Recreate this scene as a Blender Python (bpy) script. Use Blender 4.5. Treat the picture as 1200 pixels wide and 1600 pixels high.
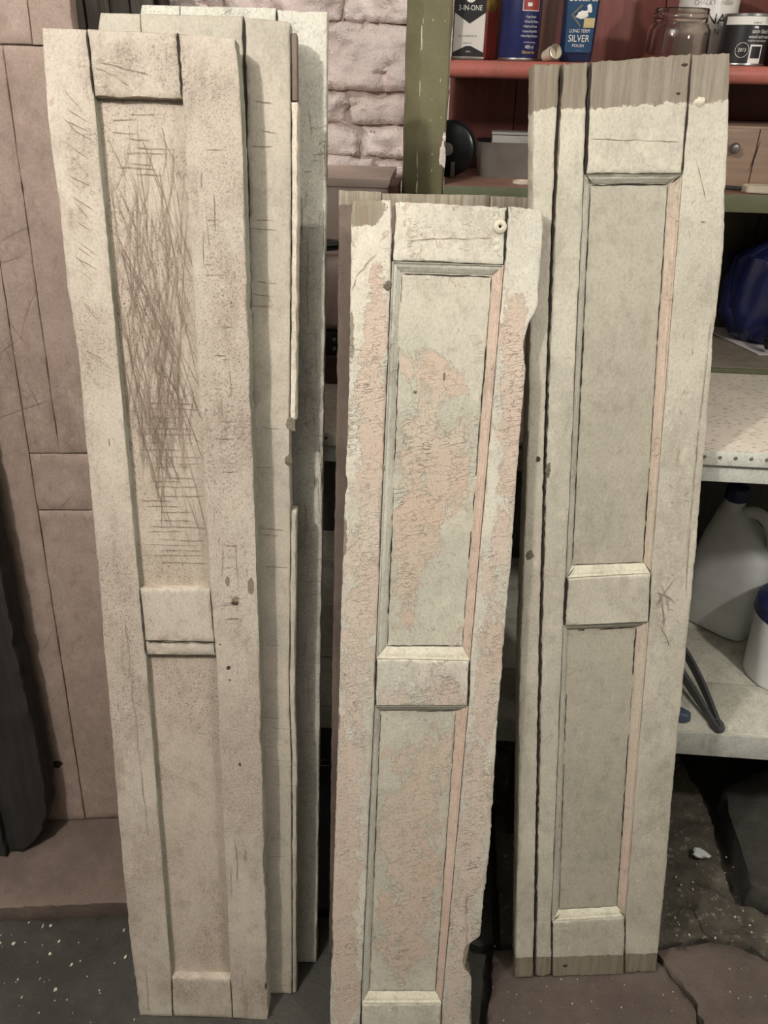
import bpy, bmesh, math, random
import numpy as np
from mathutils import Vector, Matrix
from mathutils.geometry import delaunay_2d_cdt

scene = bpy.context.scene
COL = scene.collection
for o in list(bpy.data.objects):
    bpy.data.objects.remove(o)

# ------------------------------------------------------------------ camera
YAW, PITCH, ROLL = math.radians(4), math.radians(30), math.radians(1.2)
f0 = Vector((-math.sin(YAW)*math.cos(PITCH), math.cos(YAW)*math.cos(PITCH), -math.sin(PITCH)))
r0 = Vector((math.cos(YAW), math.sin(YAW), 0)); d0 = f0.cross(r0)
xi = r0*math.cos(ROLL) - d0*math.sin(ROLL); di = r0*math.sin(ROLL) + d0*math.cos(ROLL)
cd = bpy.data.cameras.new('camera'); cam = bpy.data.objects.new('camera', cd); COL.objects.link(cam)
cd.sensor_fit = 'VERTICAL'; cd.sensor_height = 24; cd.sensor_width = 18; cd.lens = 24*1250/1600
cd.clip_start = .02
cam.matrix_world = Matrix(((xi.x, -di.x, -f0.x, 0), (xi.y, -di.y, -f0.y, 0), (xi.z, -di.z, -f0.z, 1.5), (0, 0, 0, 1)))
scene.camera = cam
# ------------------------------------------------------------------ light
w = bpy.data.worlds.new('world'); scene.world = w; w.use_nodes = True
w.node_tree.nodes['Background'].inputs[0].default_value = (1.0, .97, .92, 1)
w.node_tree.nodes['Background'].inputs[1].default_value = .13
def bulb(name, loc, e, col, r):
    l = bpy.data.lights.new(name, 'POINT'); l.energy = e; l.color = col; l.shadow_soft_size = r
    o = bpy.data.objects.new(name, l); o.location = loc; COL.objects.link(o)
bulb('ceiling_bulb', (-.80, -.05, 2.25), 68, (1, .97, .95), .04)
bulb('side_bulb', (1.05, .20, 1.95), 36, (1, .975, .95), .05)
vs = scene.view_settings
vs.view_transform = 'Standard'; vs.look = 'None'; vs.gamma = 1; vs.use_curve_mapping = False
vs.exposure = -.12
scene.cycles.use_adaptive_sampling = True; scene.cycles.adaptive_threshold = .035; scene.cycles.max_bounces = 10; scene.cycles.diffuse_bounces = 2; scene.cycles.glossy_bounces = 2; scene.cycles.transmission_bounces = 10

# ------------------------------------------------------------------ numpy noise
def _hash(i, j, k, s):
    n = (i*374761393 + j*668265263 + k*2147483647 + s*1274126177) & 0xffffffff
    n = ((n ^ (n >> 13))*1274126177) & 0xffffffff
    n = n ^ (n >> 16)
    return (n & 0xffff)/65535.0*2 - 1
def vn(x, y, z, s=0):
    x = np.asarray(x, float); y = np.asarray(y, float) + 0*x; z = np.asarray(z, float) + 0*x
    i, j, k = np.floor(x).astype(np.int64), np.floor(y).astype(np.int64), np.floor(z).astype(np.int64)
    a, b, c = x-i, y-j, z-k
    a, b, c = a*a*(3-2*a), b*b*(3-2*b), c*c*(3-2*c)
    r = 0
    for di_ in (0, 1):
        for dj in (0, 1):
            for dk in (0, 1):
                r = r + _hash(i+di_, j+dj, k+dk, s)*(a if di_ else 1-a)*(b if dj else 1-b)*(c if dk else 1-c)
    return r
def fbm(x, y, z, s=0, o=3):
    r, a = 0, 1.
    for q in range(o):
        r = r + a*vn(np.asarray(x)*2**q, np.asarray(y)*2**q, np.asarray(z)*2**q, s+q*7); a *= .5
    return r

# ------------------------------------------------------------------ materials
def S(r, g, b):
    f = lambda c: ((c/255+.055)/1.055)**2.4 if c > 10 else c/255/12.92
    return (f(r), f(g), f(b), 1)
class G:
    def __init__(s, name):
        s.m = bpy.data.materials.new(name); s.m.use_nodes = True; s.t = s.m.node_tree
        s.b = s.t.nodes['Principled BSDF']
    def put(s, sock, v):
        if v is None: return
        if hasattr(v, 'is_output'): s.t.links.new(v, sock)
        else: sock.default_value = v
    def coord(s, seed=0, scale=(1, 1, 1), rot=(0, 0, 0)):
        c = s.t.nodes.new('ShaderNodeTexCoord'); m = s.t.nodes.new('ShaderNodeMapping')
        s.t.links.new(c.outputs['Object'], m.inputs[0])
        m.inputs['Location'].default_value = (seed*3.17 % 11, seed*1.73 % 7, seed*2.31 % 13)
        m.inputs['Scale'].default_value = scale; m.inputs['Rotation'].default_value = rot
        return m.outputs[0]
    def noise(s, v, sc, det=4, ro=.55, dist=0):
        n = s.t.nodes.new('ShaderNodeTexNoise'); s.put(n.inputs['Vector'], v)
        n.inputs['Scale'].default_value = sc; n.inputs['Detail'].default_value = det
        n.inputs['Roughness'].default_value = ro; n.inputs['Distortion'].default_value = dist
        return n.outputs[0]
    def vor(s, v, sc, feat='DISTANCE_TO_EDGE'):
        n = s.t.nodes.new('ShaderNodeTexVoronoi'); n.feature = feat; s.put(n.inputs['Vector'], v)
        n.inputs['Scale'].default_value = sc; return n.outputs['Distance']
    def ma(s, op, a, b=None, c=None, cl=False):
        n = s.t.nodes.new('ShaderNodeMath'); n.operation = op; n.use_clamp = cl
        s.put(n.inputs[0], a); s.put(n.inputs[1], b)
        if c is not None: s.put(n.inputs[2], c)
        return n.outputs[0]
    def rm(s, x, lo, hi, a=0., b=1.):
        n = s.t.nodes.new('ShaderNodeMapRange'); n.interpolation_type = 'SMOOTHSTEP'
        s.put(n.inputs['Value'], x); n.inputs['From Min'].default_value = lo; n.inputs['From Max'].default_value = hi
        n.inputs['To Min'].default_value = a; n.inputs['To Max'].default_value = b
        return n.outputs[0]
    def mix(s, f, a, b, mode='MIX'):
        n = s.t.nodes.new('ShaderNodeMix'); n.data_type = 'RGBA'; n.blend_type = mode
        s.put(n.inputs[0], f); s.put(n.inputs[6], a); s.put(n.inputs[7], b); return n.outputs[2]
    def bump(s, h, strength, dist, prev=None):
        n = s.t.nodes.new('ShaderNodeBump'); s.put(n.inputs['Height'], h)
        n.inputs['Strength'].default_value = strength; n.inputs['Distance'].default_value = dist
        if prev is not None: s.t.links.new(prev, n.inputs['Normal'])
        return n.outputs[0]
    def out(s, col, rough=.5, normal=None, metal=0, spec=.5):
        s.put(s.b.inputs['Base Color'], col); s.put(s.b.inputs['Roughness'], rough)
        s.put(s.b.inputs['Metallic'], metal); s.b.inputs['Specular IOR Level'].default_value = spec
        if normal is not None: s.t.links.new(normal, s.b.inputs['Normal'])
        return s.m
    def mask(s):
        a = s.t.nodes.new('ShaderNodeAttribute'); a.attribute_name = 'mask'
        q = s.t.nodes.new('ShaderNodeSeparateColor'); s.t.links.new(a.outputs['Color'], q.inputs[0])
        return q.outputs[0], q.outputs[1], q.outputs[2]

def paint(name, base, alt, primer=None, bare=None, seed=0, dirt=S(120, 98, 78), dirt_amt=.35, speck=.0,
          crack=None, crack_amt=.5, rough=.5, peel=.0, bump=.5, peelscale=22., grain=.35, mott=1., grit=1.):
    g = G(name); v = g.coord(seed)
    n1 = g.noise(v, 6, 4, .68); n2 = g.noise(g.coord(seed+1, (1, 1, .7)), 48, 4, .68); n3 = g.noise(g.coord(seed+2, (1, 1, .75)), 300, 2, .6)
    c = g.mix(g.rm(n1, .36, .62), base, alt)
    st = g.noise(g.coord(seed+3, (42, 42, 2.6)), 1, 4, .7)
    vd = g.noise(g.coord(seed+5, (1, 1, .6)), 10, 5, .74)
    d = g.ma('MULTIPLY', g.rm(vd, .47, .70), g.rm(st, .34, .66, .2, 1.))
    c = g.mix(g.ma('MULTIPLY', d, dirt_amt), c, dirt)
    lite = tuple(min(1, q*1.16) for q in base[:3])+(1,)
    c = g.mix(g.ma('MULTIPLY', g.rm(n2, .54, .70), .45*mott), c, lite)
    c = g.mix(g.ma('MULTIPLY', g.rm(n2, .48, .33), .40*mott), c, g.mix(.55, alt, dirt))
    c = g.mix(g.ma('MULTIPLY', g.rm(n3, .50, .68), .34*grit), c, g.mix(.5, alt, dirt))
    c = g.mix(g.ma('MULTIPLY', g.rm(n3, .46, .34), .25*grit), c, lite)
    r_, g_, b_ = g.mask()
    height = g.ma('ADD', g.ma('MULTIPLY', n2, .55), g.ma('MULTIPLY', n3, .22))
    if primer:
        pn = g.noise(g.coord(seed+9, (1, 1, .62)), peelscale, 7, .74, .6)
        pf = g.ma('ADD', g.ma('ADD', r_, peel), g.ma('MULTIPLY', g.ma('SUBTRACT', pn, .5), 4.7))
        pm = g.rm(pf, .49, .54)
        edge = g.ma('MULTIPLY', g.rm(pf, .38, .49), g.rm(pf, .58, .5, 0, 1))
        pcol = g.mix(g.rm(n1, .3, .7), primer, g.mix(.5, primer, base))
        pcol = g.mix(g.ma('MULTIPLY', g.rm(n3, .5, .68), .22), pcol, dirt)
        c = g.mix(g.ma('MULTIPLY', pm, .90), c, pcol)
        c = g.mix(g.ma('MULTIPLY', edge, .30), c, lite)
        height = g.ma('SUBTRACT', height, g.ma('MULTIPLY', pm, .8))
    if bare:
        bn = g.noise(g.coord(seed+13), 40, 5, .72)
        bf = g.ma('ADD', g_, g.ma('MULTIPLY', g.ma('SUBTRACT', bn, .5), 1.3))
        bm = g.rm(bf, .48, .53)
        wg = g.noise(g.coord(seed+15, (110, 110, 5)), 1, 4, .75)
        c = g.mix(bm, c, g.mix(g.rm(wg, .38, .64), bare, g.mix(.65, bare, dirt)))
        rim = g.ma('MULTIPLY', g.rm(bf, .38, .48), g.rm(bf, .58, .5, 0, 1))
        c = g.mix(g.ma('MULTIPLY', rim, .35), c, lite)
        height = g.ma('SUBTRACT', height, g.ma('MULTIPLY', bm, 1.3))
    if crack:
        vc = g.coord(seed+21, (crack[0], crack[0], crack[1]))
        dn = g.ma('MULTIPLY', g.noise(vc, .8, 2, .7), 3.)
        cc = g.t.nodes.new('ShaderNodeVectorMath'); cc.operation = 'ADD'
        g.t.links.new(vc, cc.inputs[0])
        cb = g.t.nodes.new('ShaderNodeCombineXYZ'); g.put(cb.inputs[0], dn); g.put(cb.inputs[2], dn)
        g.t.links.new(cb.outputs[0], cc.inputs[1])
        ln = g.rm(g.vor(cc.outputs[0], 1), .045, .0)
        zone = g.ma('ADD', g.rm(vd, .50, .66), g.ma('MULTIPLY', b_, .8), None, True)
        zone = g.ma('MULTIPLY', zone, g.rm(n2, .40, .58))
        ln = g.ma('MULTIPLY', ln, zone)
        c = g.mix(g.ma('MULTIPLY', ln, crack_amt), c, dirt)
        if crack_amt >= .5: height = g.ma('SUBTRACT', height, g.ma('MULTIPLY', ln, .8))
    if speck:
        sp = g.rm(g.noise(g.coord(seed+31, (1, 1, .8)), 520, 1, .5), .585, .66)
        z2 = g.ma('ADD', g.rm(n1, .42, .62, .2, 1), b_, None, True)
        c = g.mix(g.ma('MULTIPLY', g.ma('MULTIPLY', sp, z2), speck), c, S(90, 70, 56))
    nrm = g.bump(height, bump, .0026)
    return g.out(c, g.rm(n2, .3, .7, rough-.05, rough+.18), nrm, 0, .22)

def plain(name, col, rough=.5, metal=0, var=.12, sc=20, bump=0, alpha=None, spec=.5):
    g = G(name); v = g.coord(len(bpy.data.materials))
    n = g.noise(v, sc, 5, .6)
    c = g.mix(g.rm(n, .3, .7), col, tuple(x*(1-var*2.2) for x in col[:3])+(1,))
    nrm = g.bump(n, bump, .002) if bump else None
    m = g.out(c, rough, nrm, metal, spec)
    return m
def wood(name, col, dark, seed=0, sc=(60, 60, 4), rough=.6, bump=.3):
    g = G(name); n = g.noise(g.coord(seed, sc), 1, 6, .65, .3); n2 = g.noise(g.coord(seed+2), 7, 4)
    c = g.mix(g.rm(n, .3, .72), col, dark); c = g.mix(g.ma('MULTIPLY', g.rm(n2, .4, .7), .35), c, dark)
    return g.out(c, rough, g.bump(n, bump, .002))
def stone(name, col, alt, seed=0, rough=.85, bump=.7, pale=None, pale_amt=.4):
    g = G(name); v = g.coord(seed)
    n = g.noise(v, 6, 4, .65); n2 = g.noise(v, 60, 4, .7); n3 = g.noise(g.coord(seed+4), 220, 2, .6)
    c = g.mix(g.rm(n, .35, .65), col, alt)
    if pale: c = g.mix(g.ma('MULTIPLY', g.rm(n2, .55, .75), pale_amt), c, pale)
    c = g.mix(g.ma('MULTIPLY', g.rm(n3, .60, .72), .35), c, tuple(x*.4 for x in col[:3])+(1,))
    h = g.ma('ADD', g.ma('MULTIPLY', n2, .7), g.ma('MULTIPLY', n3, .4))
    return g.out(c, rough, g.bump(h, min(1, bump*1.3), .007), 0, .2)

CREAM = S(224, 211, 188); CREAM2 = S(214, 199, 176); PINK = S(214, 189, 169); PINK2 = S(222, 188, 168)
GREEN = S(186, 190, 168); GREYW = S(160, 152, 134)
M = {}
M['A_frame'] = paint('shutter_paint_worn_cream', S(206, 193, 175), S(190, 175, 158), S(196, 166, 150), S(146, 136, 118), seed=1, peel=-.62,
                     dirt=S(128, 106, 88), dirt_amt=.62, speck=.55, crack=(70, 150), crack_amt=.5, rough=.5)
M['A_panel'] = paint('shutter_paint_scratched_cream', S(202, 187, 168), S(190, 174, 156), None, None, seed=2, dirt=S(128, 106, 88),
                     dirt_amt=.4, speck=.75, crack=(45, 190), crack_amt=.3, rough=.5)
M['A_side'] = paint('shutter_paint_grey_green_side', S(176, 176, 156), S(150, 150, 132), None, None, seed=3, dirt_amt=.5, crack=(60, 60), rough=.55)
M['B'] = paint('shutter_paint_pale_green_cream', S(202, 190, 171), S(186, 177, 160), S(205, 182, 166), GREYW, seed=4, peel=-.78, dirt_amt=.25,
               crack=(16, 42), crack_amt=.35, rough=.45, bump=.3)
M['C'] = paint('shutter_paint_grey_green', S(226, 219, 203), S(214, 209, 193), None, GREYW, seed=5, dirt=S(104, 98, 80), dirt_amt=.5,
               crack=(45, 70), crack_amt=.55, speck=.3, rough=.5)
M['top_cream'] = paint('shutter_paint_bright_cream', S(234, 226, 204), S(226, 212, 190), S(190, 160, 135), None, seed=6, peel=-.5, dirt_amt=.5, speck=.2)
M['D'] = paint('shutter_paint_peeling_cream_over_pink', S(227, 218, 199), S(213, 206, 188), PINK, S(158, 150, 130), seed=7, dirt=S(140, 118, 96),
               dirt_amt=.4, crack=(55, 170), crack_amt=.5, speck=.25, rough=.5, bump=.8, peelscale=34)
M['D_panel'] = paint('shutter_panel_peeling_grey_green_over_pink', S(212, 204, 184), S(200, 194, 175), S(213, 187, 165), None, seed=8, dirt=S(140, 118, 96),
                     dirt_amt=.3, crack=(50, 150), crack_amt=.5, speck=.2, rough=.5, bump=.8, peelscale=38)
M['D_mgreen'] = paint('moulding_paint_green_grey', S(220, 215, 197), S(208, 205, 187), S(216, 194, 174), None, seed=9, peel=-.45, dirt_amt=.35, crack=(50, 60))
M['D_mpink'] = paint('moulding_paint_pink', S(224, 200, 180), S(218, 190, 170), S(226, 212, 190), None, seed=10, peel=-.4, dirt_amt=.25, crack=(50, 60))
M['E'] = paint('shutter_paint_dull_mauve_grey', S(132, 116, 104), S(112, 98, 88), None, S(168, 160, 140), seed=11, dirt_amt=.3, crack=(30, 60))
M['F'] = paint('shutter_paint_thick_grey_cream', S(214, 205, 185), S(199, 190, 171), S(210, 184, 164), S(152, 140, 122), seed=12, peel=-.72, dirt=S(120, 108, 88),
               dirt_amt=.35, crack=(18, 30), crack_amt=.35, speck=.15, rough=.42, bump=.6)
M['F_panel'] = paint('shutter_panel_smooth_grey_cream', S(192, 183, 164), S(182, 174, 155), None, None, seed=13, dirt=S(120, 108, 88), dirt_amt=.3,
                     crack=(9, 12), crack_amt=.3, speck=.12, rough=.42, bump=.3)
M['F_mgreen'] = paint('moulding_paint_sage_grey', S(214, 208, 190), S(202, 197, 179), None, None, seed=14, dirt_amt=.4, crack=(20, 30))
M['F_mpink'] = paint('moulding_paint_salmon', S(222, 198, 178), S(214, 199, 177), S(208, 184, 166), None, seed=15, peel=-.3, dirt_amt=.25, crack=(30, 40))
M['F_mcream'] = paint('moulding_paint_bright_cream', S(222, 214, 190), S(210, 202, 178), None, None, seed=16, dirt_amt=.3)
M['crack'] = plain('paint_crack_dark', S(128, 114, 94), .9)
M['crack_soft'] = plain('paint_scratch_brown', S(152, 129, 110), .9)
M['gap'] = plain('joint_gap_black', S(52, 43, 35), .95)
M['chip'] = stone('bare_wood_chip', S(140, 130, 112), S(104, 94, 80), 3)
M['chip_dark'] = plain('gouge_dark', S(70, 58, 46), .95)
M['flake'] = plain('paint_flake_cream', S(224, 214, 190), .6)

# ------------------------------------------------------------------ objects
def props(o, label=None, cat=None, group=None, kind=None):
    for k, v in (('label', label), ('category', cat), ('group', group), ('kind', kind)):
        if v: o[k] = v
    return o
def link(name, me, mat, parent=None, **kw):
    o = bpy.data.objects.new(name, me); COL.objects.link(o)
    if mat is not None:
        for m_ in (mat if isinstance(mat, (list, tuple)) else [mat]): me.materials.append(m_)
    if parent is not None: o.parent = parent
    return props(o, **kw)
def empty(name, loc, rot=(0, 0, 0), **kw):
    o = bpy.data.objects.new(name, None); o.location = loc; o.rotation_euler = rot; o.empty_display_size = .05
    COL.objects.link(o); return props(o, **kw)
def mesh(name, V, F, smooth=40):
    me = bpy.data.meshes.new(name)
    me.from_pydata([tuple(map(float, p)) for p in V], [], [tuple(map(int, f)) for f in F]); me.update()
    if smooth:
        me.polygons.foreach_set('use_smooth', [True]*len(me.polygons))
        me.set_sharp_from_angle(angle=math.radians(smooth))
    return me
def from_bm(name, bm, smooth=35):
    me = bpy.data.meshes.new(name); bmesh.ops.recalc_face_normals(bm, faces=bm.faces[:]); bm.to_mesh(me); bm.free()
    if smooth:
        me.polygons.foreach_set('use_smooth', [True]*len(me.polygons)); me.set_sharp_from_angle(angle=math.radians(smooth))
    return me
def box_me(name, x0, x1, y0, y1, z0, z1, bev=.002, seg=2):
    bm = bmesh.new(); bmesh.ops.create_cube(bm, size=1)
    for v in bm.verts:
        v.co = Vector((x0 if v.co.x < 0 else x1, y0 if v.co.y < 0 else y1, z0 if v.co.z < 0 else z1))
    if bev: bmesh.ops.bevel(bm, geom=bm.edges[:], offset=bev, segments=seg, affect='EDGES', profile=.6)
    return from_bm(name, bm)
def box(name, x0, x1, y0, y1, z0, z1, mat, parent=None, bev=.002, **kw):
    return link(name, box_me(name, x0, x1, y0, y1, z0, z1, bev), mat, parent, **kw)
def prism(name, poly, y0, y1, mat, parent=None, bev=0, axis='y', **kw):
    bm = bmesh.new()
    mk = (lambda a, b, c: (a, c, b)) if axis == 'y' else ((lambda a, b, c: (a, b, c)) if axis == 'z' else (lambda a, b, c: (c, a, b)))
    A_ = [bm.verts.new(mk(a, b, y0)) for a, b in poly]; B_ = [bm.verts.new(mk(a, b, y1)) for a, b in poly]
    bm.faces.new(A_); bm.faces.new(B_)
    n = len(poly)
    for i in range(n): bm.faces.new((A_[i], A_[(i+1) % n], B_[(i+1) % n], B_[i]))
    if bev: bmesh.ops.bevel(bm, geom=bm.edges[:], offset=bev, segments=2, affect='EDGES')
    return link(name, from_bm(name, bm), mat, parent, **kw)
def lathe_me(name, prof, n=40, mats=None):
    V, F = [], []
    k = len(prof)
    for i in range(n):
        a = 2*math.pi*i/n
        for r, z in prof: V.append((r*math.cos(a), r*math.sin(a), z))
    for i in range(n):
        j = (i+1) % n
        for q in range(k-1): F.append((i*k+q, j*k+q, j*k+q+1, i*k+q+1))
    bm = bmesh.new(); vs = [bm.verts.new(p) for p in V]
    for f in F: bm.faces.new([vs[t] for t in f])
    bmesh.ops.remove_doubles(bm, verts=bm.verts[:], dist=1e-6)
    return from_bm(name, bm, 40)
def lathe(name, prof, mat, parent=None, loc=(0, 0, 0), rot=(0, 0, 0), n=40, **kw):
    o = link(name, lathe_me(name, prof, n), mat, parent, **kw); o.location = loc; o.rotation_euler = rot; return o
def tube_me(name, pts, rad, n=10, cap=True):
    pts = [Vector(p) for p in pts]; V, F = [], []
    rad = rad if isinstance(rad, (list, tuple)) else [rad]*len(pts)
    up = Vector((0, 0, 1))
    for i, p in enumerate(pts):
        t = (pts[min(i+1, len(pts)-1)] - pts[max(i-1, 0)]).normalized()
        a = t.cross(up if abs(t.z) < .95 else Vector((1, 0, 0))).normalized(); b = t.cross(a)
        for q in range(n):
            th = 2*math.pi*q/n; V.append(p + (a*math.cos(th) + b*math.sin(th))*rad[i])
    for i in range(len(pts)-1):
        for q in range(n): F.append((i*n+q, i*n+(q+1) % n, (i+1)*n+(q+1) % n, (i+1)*n+q))
    if cap: F.append(tuple(range(n))); F.append(tuple(reversed(range((len(pts)-1)*n, len(pts)*n))))
    return mesh(name, V, F, 50)
def tube(name, pts, rad, mat, parent=None, n=10, **kw): return link(name, tube_me(name, pts, rad, n), mat, parent, **kw)
def smoothpts(P, n=6):
    P = [Vector(p) for p in P]; out = []
    for i in range(len(P)-1):
        a, b, c, d = P[max(i-1, 0)], P[i], P[i+1], P[min(i+2, len(P)-1)]
        for q in range(n):
            t = q/n
            out.append(.5*((2*b) + (c-a)*t + (2*a-5*b+4*c-d)*t*t + (3*b-a-3*c+d)*t**3))
    out.append(P[-1]); return out
def loft(name, levels, mat, parent=None, n=36, crumple=0, seed=0, **kw):
    V, F = [], []
    for z, cx, cy, rx, ry, ex in levels:
        for i in range(n):
            a = 2*math.pi*i/n; c, s = math.cos(a), math.sin(a)
            V.append((cx + rx*math.copysign(abs(c)**(2/ex), c), cy + ry*math.copysign(abs(s)**(2/ex), s), z))
    for l in range(len(levels)-1):
        for i in range(n): F.append((l*n+i, l*n+(i+1) % n, (l+1)*n+(i+1) % n, (l+1)*n+i))
    F.append(tuple(reversed(range(n)))); F.append(tuple(range((len(levels)-1)*n, len(levels)*n)))
    if crumple:
        A_ = np.array(V); z0 = A_[:, 2].min(); wgt = np.clip((A_[:, 2]-z0)/.01, 0, 1)
        for ax in range(3):
            A_[:, ax] += crumple*fbm(V_x(A_, 0)*28, V_x(A_, 1)*28, V_x(A_, 2)*28, seed+ax*5, 3)*wgt
        V = A_
    return link(name, mesh(name, V, F, 40), mat, parent, **kw)
def V_x(a, i): return a[:, i].copy()
def text(body, size, mat, parent, x, z, y=0., cyl=None, align='CENTER', sx=1., name='lettering', rot=0):
    c = bpy.data.curves.new('t', 'FONT'); c.body = body; c.size = size; c.align_x = align; c.align_y = 'CENTER'; c.resolution_u = 3
    o = bpy.data.objects.new('t', c); COL.objects.link(o)
    dg = bpy.context.evaluated_depsgraph_get(); me = bpy.data.meshes.new_from_object(o.evaluated_get(dg))
    bpy.data.objects.remove(o); bpy.data.curves.remove(c)
    for v in me.vertices:
        px, pz = v.co.x*sx, v.co.y
        px, pz = px*math.cos(rot)-pz*math.sin(rot)+x, px*math.sin(rot)+pz*math.cos(rot)+z
        if cyl: v.co = (cyl*math.sin(px/cyl), -cyl*math.cos(px/cyl)+y, pz)
        else: v.co = (px, y, pz)
    me.materials.clear()
    return link(name, me, mat, parent)
def patch(name, x0, x1, z0, z1, mat, parent, y=0., cyl=None, n=12, poly=None):
    """thin printed label following a flat or round side"""
    V, F = [], []
    for i in range(n+1):
        x = x0+(x1-x0)*i/n
        for z in (z0, z1):
            V.append((cyl*math.sin(x/cyl), -cyl*math.cos(x/cyl)+y, z) if cyl else (x, y, z))
    for i in range(n): F.append((2*i, 2*i+2, 2*i+3, 2*i+1))
    return link(name, mesh(name, V, F, 0), mat, parent)

# ------------------------------------------------------------------ boards
def poly_at(P, t):
    P = np.array(P, float); vs_ = (P[:, 1]-P[0, 1])/(P[-1, 1]-P[0, 1])
    return np.interp(t, vs_, P[:, 0]), P[0, 1]+t*(P[-1, 1]-P[0, 1])
def board(name, L, R, y0, y1, mat, parent, du=.005, dv=.007, amp=.0004, jit=(.0006, .0006), chip=(0, 0), ends=(.0005, .0005),
          bev=.0014, seed=0, field=None, side=None, lowf=.0):
    L = np.array(L, float); R = np.array(R, float)
    wd = max(abs(R[0, 0]-L[0, 0]), abs(R[-1, 0]-L[-1, 0])); ht = max(L[-1, 1]-L[0, 1], R[-1, 1]-R[0, 1])
    nu = max(2, int(wd/du)); nv = max(2, int(ht/dv))
    e = min(.2, .0018/wd); f = min(.2, .0018/ht)
    s = np.concatenate([[0, e], np.linspace(e, 1-e, nu)[1:-1], [1-e, 1]]); t = np.concatenate([[0, f], np.linspace(f, 1-f, nv)[1:-1], [1-f, 1]])
    lu, lv = poly_at(L, t); ru, rv = poly_at(R, t)
    def ej(v, j, c, sd):
        q = fbm(v*140, sd*3.1, 0, sd, 3)*j
        if c: q = q + c*np.clip(fbm(v*26, sd*1.7, 3, sd+5, 3)-.15, 0, 1)
        return np.abs(q) if c else q
    lu = lu + ej(lv, jit[0], chip[0], seed+1); ru = ru - ej(rv, jit[1], chip[1], seed+2)
    U = lu[None, :]+(ru-lu)[None, :]*s[:, None]; V = lv[None, :]+(rv-lv)[None, :]*s[:, None]
    tb = np.clip(1-t/.02, 0, 1)[None, :]; tt = np.clip((t-.98)/.02, 0, 1)[None, :]
    if ends[0]: V = V + tb*ends[0]*np.abs(fbm(U*120, seed, 1, seed+3, 3))
    if ends[1]: V = V - tt*ends[1]*np.abs(fbm(U*120, seed, 2, seed+4, 3))
    Y = y0 + amp*fbm(U*60, 0, V*18, seed+6, 3) + lowf*fbm(U*9, 5, V*5, seed+8, 2)
    bz = np.zeros_like(U)
    k = bev*(1+.8*fbm(V*40, U*40, 0, seed+9, 2))
    for sl in ((0, slice(None)), (-1, slice(None)), (slice(None), 0), (slice(None), -1)): bz[sl] = np.abs(k[sl])
    Y = Y + bz
    n0, n1 = len(s), len(t)
    P = np.stack([U, Y, V], -1).reshape(-1, 3)
    idx = np.arange(n0*n1).reshape(n0, n1)
    F = np.stack([idx[:-1, :-1], idx[1:, :-1], idx[1:, 1:], idx[:-1, 1:]], -1).reshape(-1, 4).tolist()
    loop = list(idx[:, 0]) + list(idx[-1, 1:]) + list(idx[-2::-1, -1]) + list(idx[0, -2:0:-1])
    nb = len(P); B = P[loop].copy(); B[:, 1] = y1; P = np.vstack([P, B]); m_ = len(loop)
    nf = len(F)
    for i in range(m_):
        j = (i+1) % m_; F.append((loop[j], loop[i], nb+i, nb+j))
    F.append(tuple(nb+i for i in reversed(range(m_))))
    me = mesh(name, P, F, 50)
    if side is not None:
        me.materials.append(mat); me.materials.append(side)
        mi = np.zeros(len(F), int); mi[nf:] = 1; me.polygons.foreach_set('material_index', mi)
    if field is not None:
        rgb = field(P[:, 0], P[:, 2]); at = me.attributes.new('mask', 'FLOAT_COLOR', 'POINT')
        cc = np.ones((len(P), 4)); cc[:, :3] = np.stack([np.broadcast_to(q, len(P)) for q in rgb], -1)
        at.data.foreach_set('color', cc.ravel())
    return link(name, me, mat if side is None else None, parent)
OGEE = [(0, .0), (.10, .0006), (.16, .0028), (.3, .0030), (.5, .0050), (.68, .0082), (.82, .0092), (.88, .0112), (1, .0122)]
def moulding(o0, o1, i0, i1, mat, parent, prof=OGEE, yb=.02, seed=0, name='moulding'):
    o0, o1, i0, i1 = (np.array(q) for q in (o0, o1, i0, i1))
    n = max(3, int(np.linalg.norm(o1-o0)/.008)); k = len(prof)
    V, F = [], []
    pr_ = list(prof)+[(1, yb), (0, yb)]; K = len(pr_)
    for i in range(n+1):
        t = i/n; a = o0+(o1-o0)*t; b = i0+(i1-i0)*t
        for q, (s_, y) in enumerate(pr_):
            p = a+(b-a)*s_
            jj = .0005*float(fbm(np.array([p[0]*90]), q*1.3, p[1]*90, seed, 2)[0]) if q < k else 0
            V.append((p[0], y+jj, p[1]))
    for i in range(n):
        for q in range(K): F.append((i*K+q, (i+1)*K+q, (i+1)*K+(q+1) % K, i*K+(q+1) % K))
    F.append(tuple(range(K))); F.append(tuple(reversed(range(n*K, (n+1)*K))))
    me = mesh(name, V, F, 60); bm = bmesh.new(); bm.from_mesh(me); bmesh.ops.recalc_face_normals(bm, faces=bm.faces[:]); bm.to_mesh(me); bm.free()
    return link(name, me, mat, parent)
def ribbons(name, lines, y, mat, parent, width=.0008, seed=0):
    V, F = [], []; rnd = random.Random(seed)
    for ln in lines:
        pts, wd = ln if isinstance(ln, tuple) and not np.isscalar(ln[0]) and np.isscalar(ln[1]) else (ln, width)
        b = len(V); n = len(pts)
        for i, (u, v) in enumerate(pts):
            a, c = pts[max(i-1, 0)], pts[min(i+1, n-1)]
            tx, tz = c[0]-a[0], c[1]-a[1]; l = math.hypot(tx, tz) or 1
            h = wd*.5*(0.15 if i in (0, n-1) else .5+rnd.random())
            V += [(u-tz/l*h, y, v+tx/l*h), (u+tz/l*h, y, v-tx/l*h)]
        for i in range(n-1): F.append((b+2*i, b+2*i+2, b+2*i+3, b+2*i+1))
    return link(name, mesh(name, V, F, 0), mat, parent, kind='stuff')
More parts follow.
